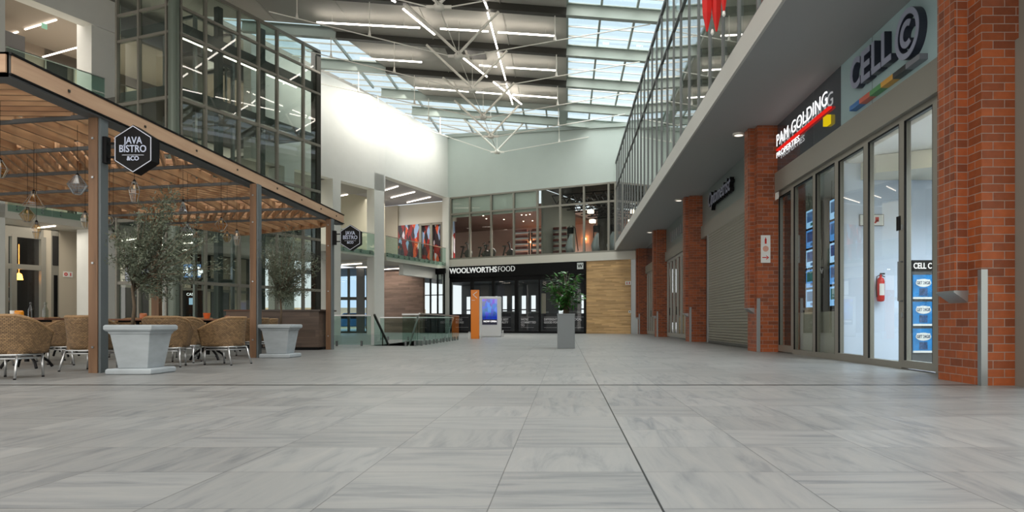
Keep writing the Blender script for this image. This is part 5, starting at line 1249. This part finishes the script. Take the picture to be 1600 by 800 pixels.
cr = n.new('ShaderNodeValToRGB'); e = cr.color_ramp.elements; e[0].color = srgb('2a3fae'); e[0].position = .3; e[1].color = srgb('9c8fe8'); e[1].position = 1; q = e.new(.55); q.color = srgb('6f8fe0')
l.new(sx_.outputs['Z'], cr.inputs[0]); vo = n.new('ShaderNodeTexVoronoi'); vo.distance = 'CHEBYCHEV'; vo.inputs['Scale'].default_value = 5; l.new(tcn.outputs['Generated'], vo.inputs['Vector'])
mx = n.new('ShaderNodeMix'); mx.data_type = 'RGBA'; mx.blend_type = 'MULTIPLY'; mx.inputs[0].default_value = .55; l.new(cr.outputs[0], mx.inputs[6]); l.new(vo.outputs['Color'], mx.inputs[7]); l.new(mx.outputs[2], em.inputs[0]); l.new(em.outputs[0], n['Material Output'].inputs[0])
z0, z1 = hk*.30, hk*.94
MB().box(-.36, .34, -.012, .0, z0, z1).build('screen', ks, t); MB().box(-.36, .34, -.015, -.012, z0, z0+.25).build('caption_bar', mat('navy caption', '141a3a', .3), t)
text('caption', 'NOW OPEN', .11, .001, LETW, t, (-.3, -.018, z0+.12), bold=.002)
MB().tube([(.6, -.1, 0), (.6, -.1, .3), (.6, .3, .3), (.6, .3, 0)], .014, 8).build('guard_rail', CHROME, t)

# stair balustrades
balus(fr((0, HY0-.05, 0)), -6.75, -5.5, 0, .87, 'glass balustrade at the front left of the stair opening', .9, glassm=GLASSG)
balus(fr((0, HY1+.05, 0)), -6.9, -4.2, 0, .86, 'glass balustrade along the back of the stair opening', 1.3, glassm=GLASSG)
balus(fr((HX1+.12, HY0-.1, 0), (0, 1)), 0, 7.2, 0, .92, 'long glass balustrade on the right of the stair opening', 1.2, glassm=GLASSG)
balus(fr((0, HY0-.1, 0)), -4.62, -4.15, 0, .90, 'short glass balustrade end right of the stair opening', .5, glassm=GLASSG)
t = thing('stair_handrail', 'dark handrail sloping down into the stair opening', 'handrail', Matrix.Translation((-5.43, HY0, 0)))
MB().bar((0, 0, .88), (0, 2.2, -.38), .05, .05).bar((0, .9, -.5), (0, .9, .36), .03, .03).build('rail', STEELD, t); MB().add([(0, 0, .85), (0, 0, -.0), (0, 2.2, -1.3), (0, 2.2, -.4)], [(0, 1, 2, 3)]).build('glass', GLASSG, t, solid=.01)
t = thing('stair_handrail', 'bright steel handrail sloping down at the right of the stair opening', 'handrail', Matrix.Translation((-4.46, 21.1, 0)))
MB().bar((0, .1, .86), (0, -1.2, -.05), .04, .04).build('rail', CHROME, t)
t = thing('stair_handrail', 'pale handrail sloping behind the right glass balustrade', 'handrail', Matrix.Translation((-4.33, 25.5, 0)))
MB().bar((0, 1.5, .86), (0, -.3, -.02), .04, .04).build('rail', GALV, t)

# strips in landing ceilings
for i, (a, b_, c, d, z) in enumerate(((600, 298, 622, 291, 9.2), (611, 309, 648, 300, 9.2), (636, 316.5, 672.5, 308, 9.2), (533, 306, 543, 304, 8.25), (502, 295, 508, 294, 8.25), (502, 309, 508, 308, 8.25))):
    lstrip(a, b_, c, d, z, ['left strip light on the ceiling before the mural', 'middle strip light on the ceiling before the mural', 'right strip light on the ceiling before the mural', 'strip light between the white columns upstairs', 'upper strip light at the tower end', 'lower strip light at the tower end'][i])
for i, (a, b_, c, d) in enumerate(((534, 414, 565, 412), (557, 418, 574, 417.5), (600, 421, 624, 419.5), (615, 425, 651, 423), (640, 428, 676, 426))):
    lstrip(a, b_, c, d, 4.255, ['left strip light under the upper landing', 'second strip light under the upper landing', 'strip light above the left part of the brown wall', 'strip light above the middle of the brown wall', 'strip light right of the brown wall'][i])

# ================================================================== lamps of the rooms
def room(m_, x, y, z, sx, sy, pw, col=(1, .95, .86)):
    p = m_ @ Vector((x, y, z)); o = area(p, sx, sy, pw, col, (0, 0, m_.to_euler().z), 140); return o
room(I, 6.5, 9.0, 3.05, 3, 4, 260, (.84, .92, 1)); room(I, 6.2, 14.2, 3.3, 2, 2.5, 40)
room(FM, 3.5, 4, 8.0, 5, 5, 1900, (1, .9, .84)); room(FM, 11, 4, 9.1, 5, 5, 300)
room(FM, 5, 6, 3.9, 8, 8, 120); room(FM, -3.5, -1.2, 9.1, 4, 2.5, 160); room(FM, -5, -1.8, 4.2, 6, 2, 120)
room(W2M, 0, 3.3, 8.2, 6, 4, 200, (1, .95, .82)); room(W2M, 0, 3, 4.2, 8, 4, 120)
room(LM, 3, 2.6, 12.8, 9, 4, 420, (1, .93, .84)); room(LM, 3, 2.6, 9.1, 9, 4, 200, (1, .93, .84)); room(LM, -1, 1.2, 4.4, 8, 2, 170, (1, .92, .8))
room(LM, 9, 2.6, 4.4, 6, 4, 200, (1, .93, .84)); room(LM, 11.5, 2.6, 12.8, 6, 4, 300, (1, .93, .84)); room(LM, 11.5, 2.6, 9.1, 6, 4, 200, (1, .93, .84))
room(I, 3.9, 20, 12.2, 1.5, 30, 150)
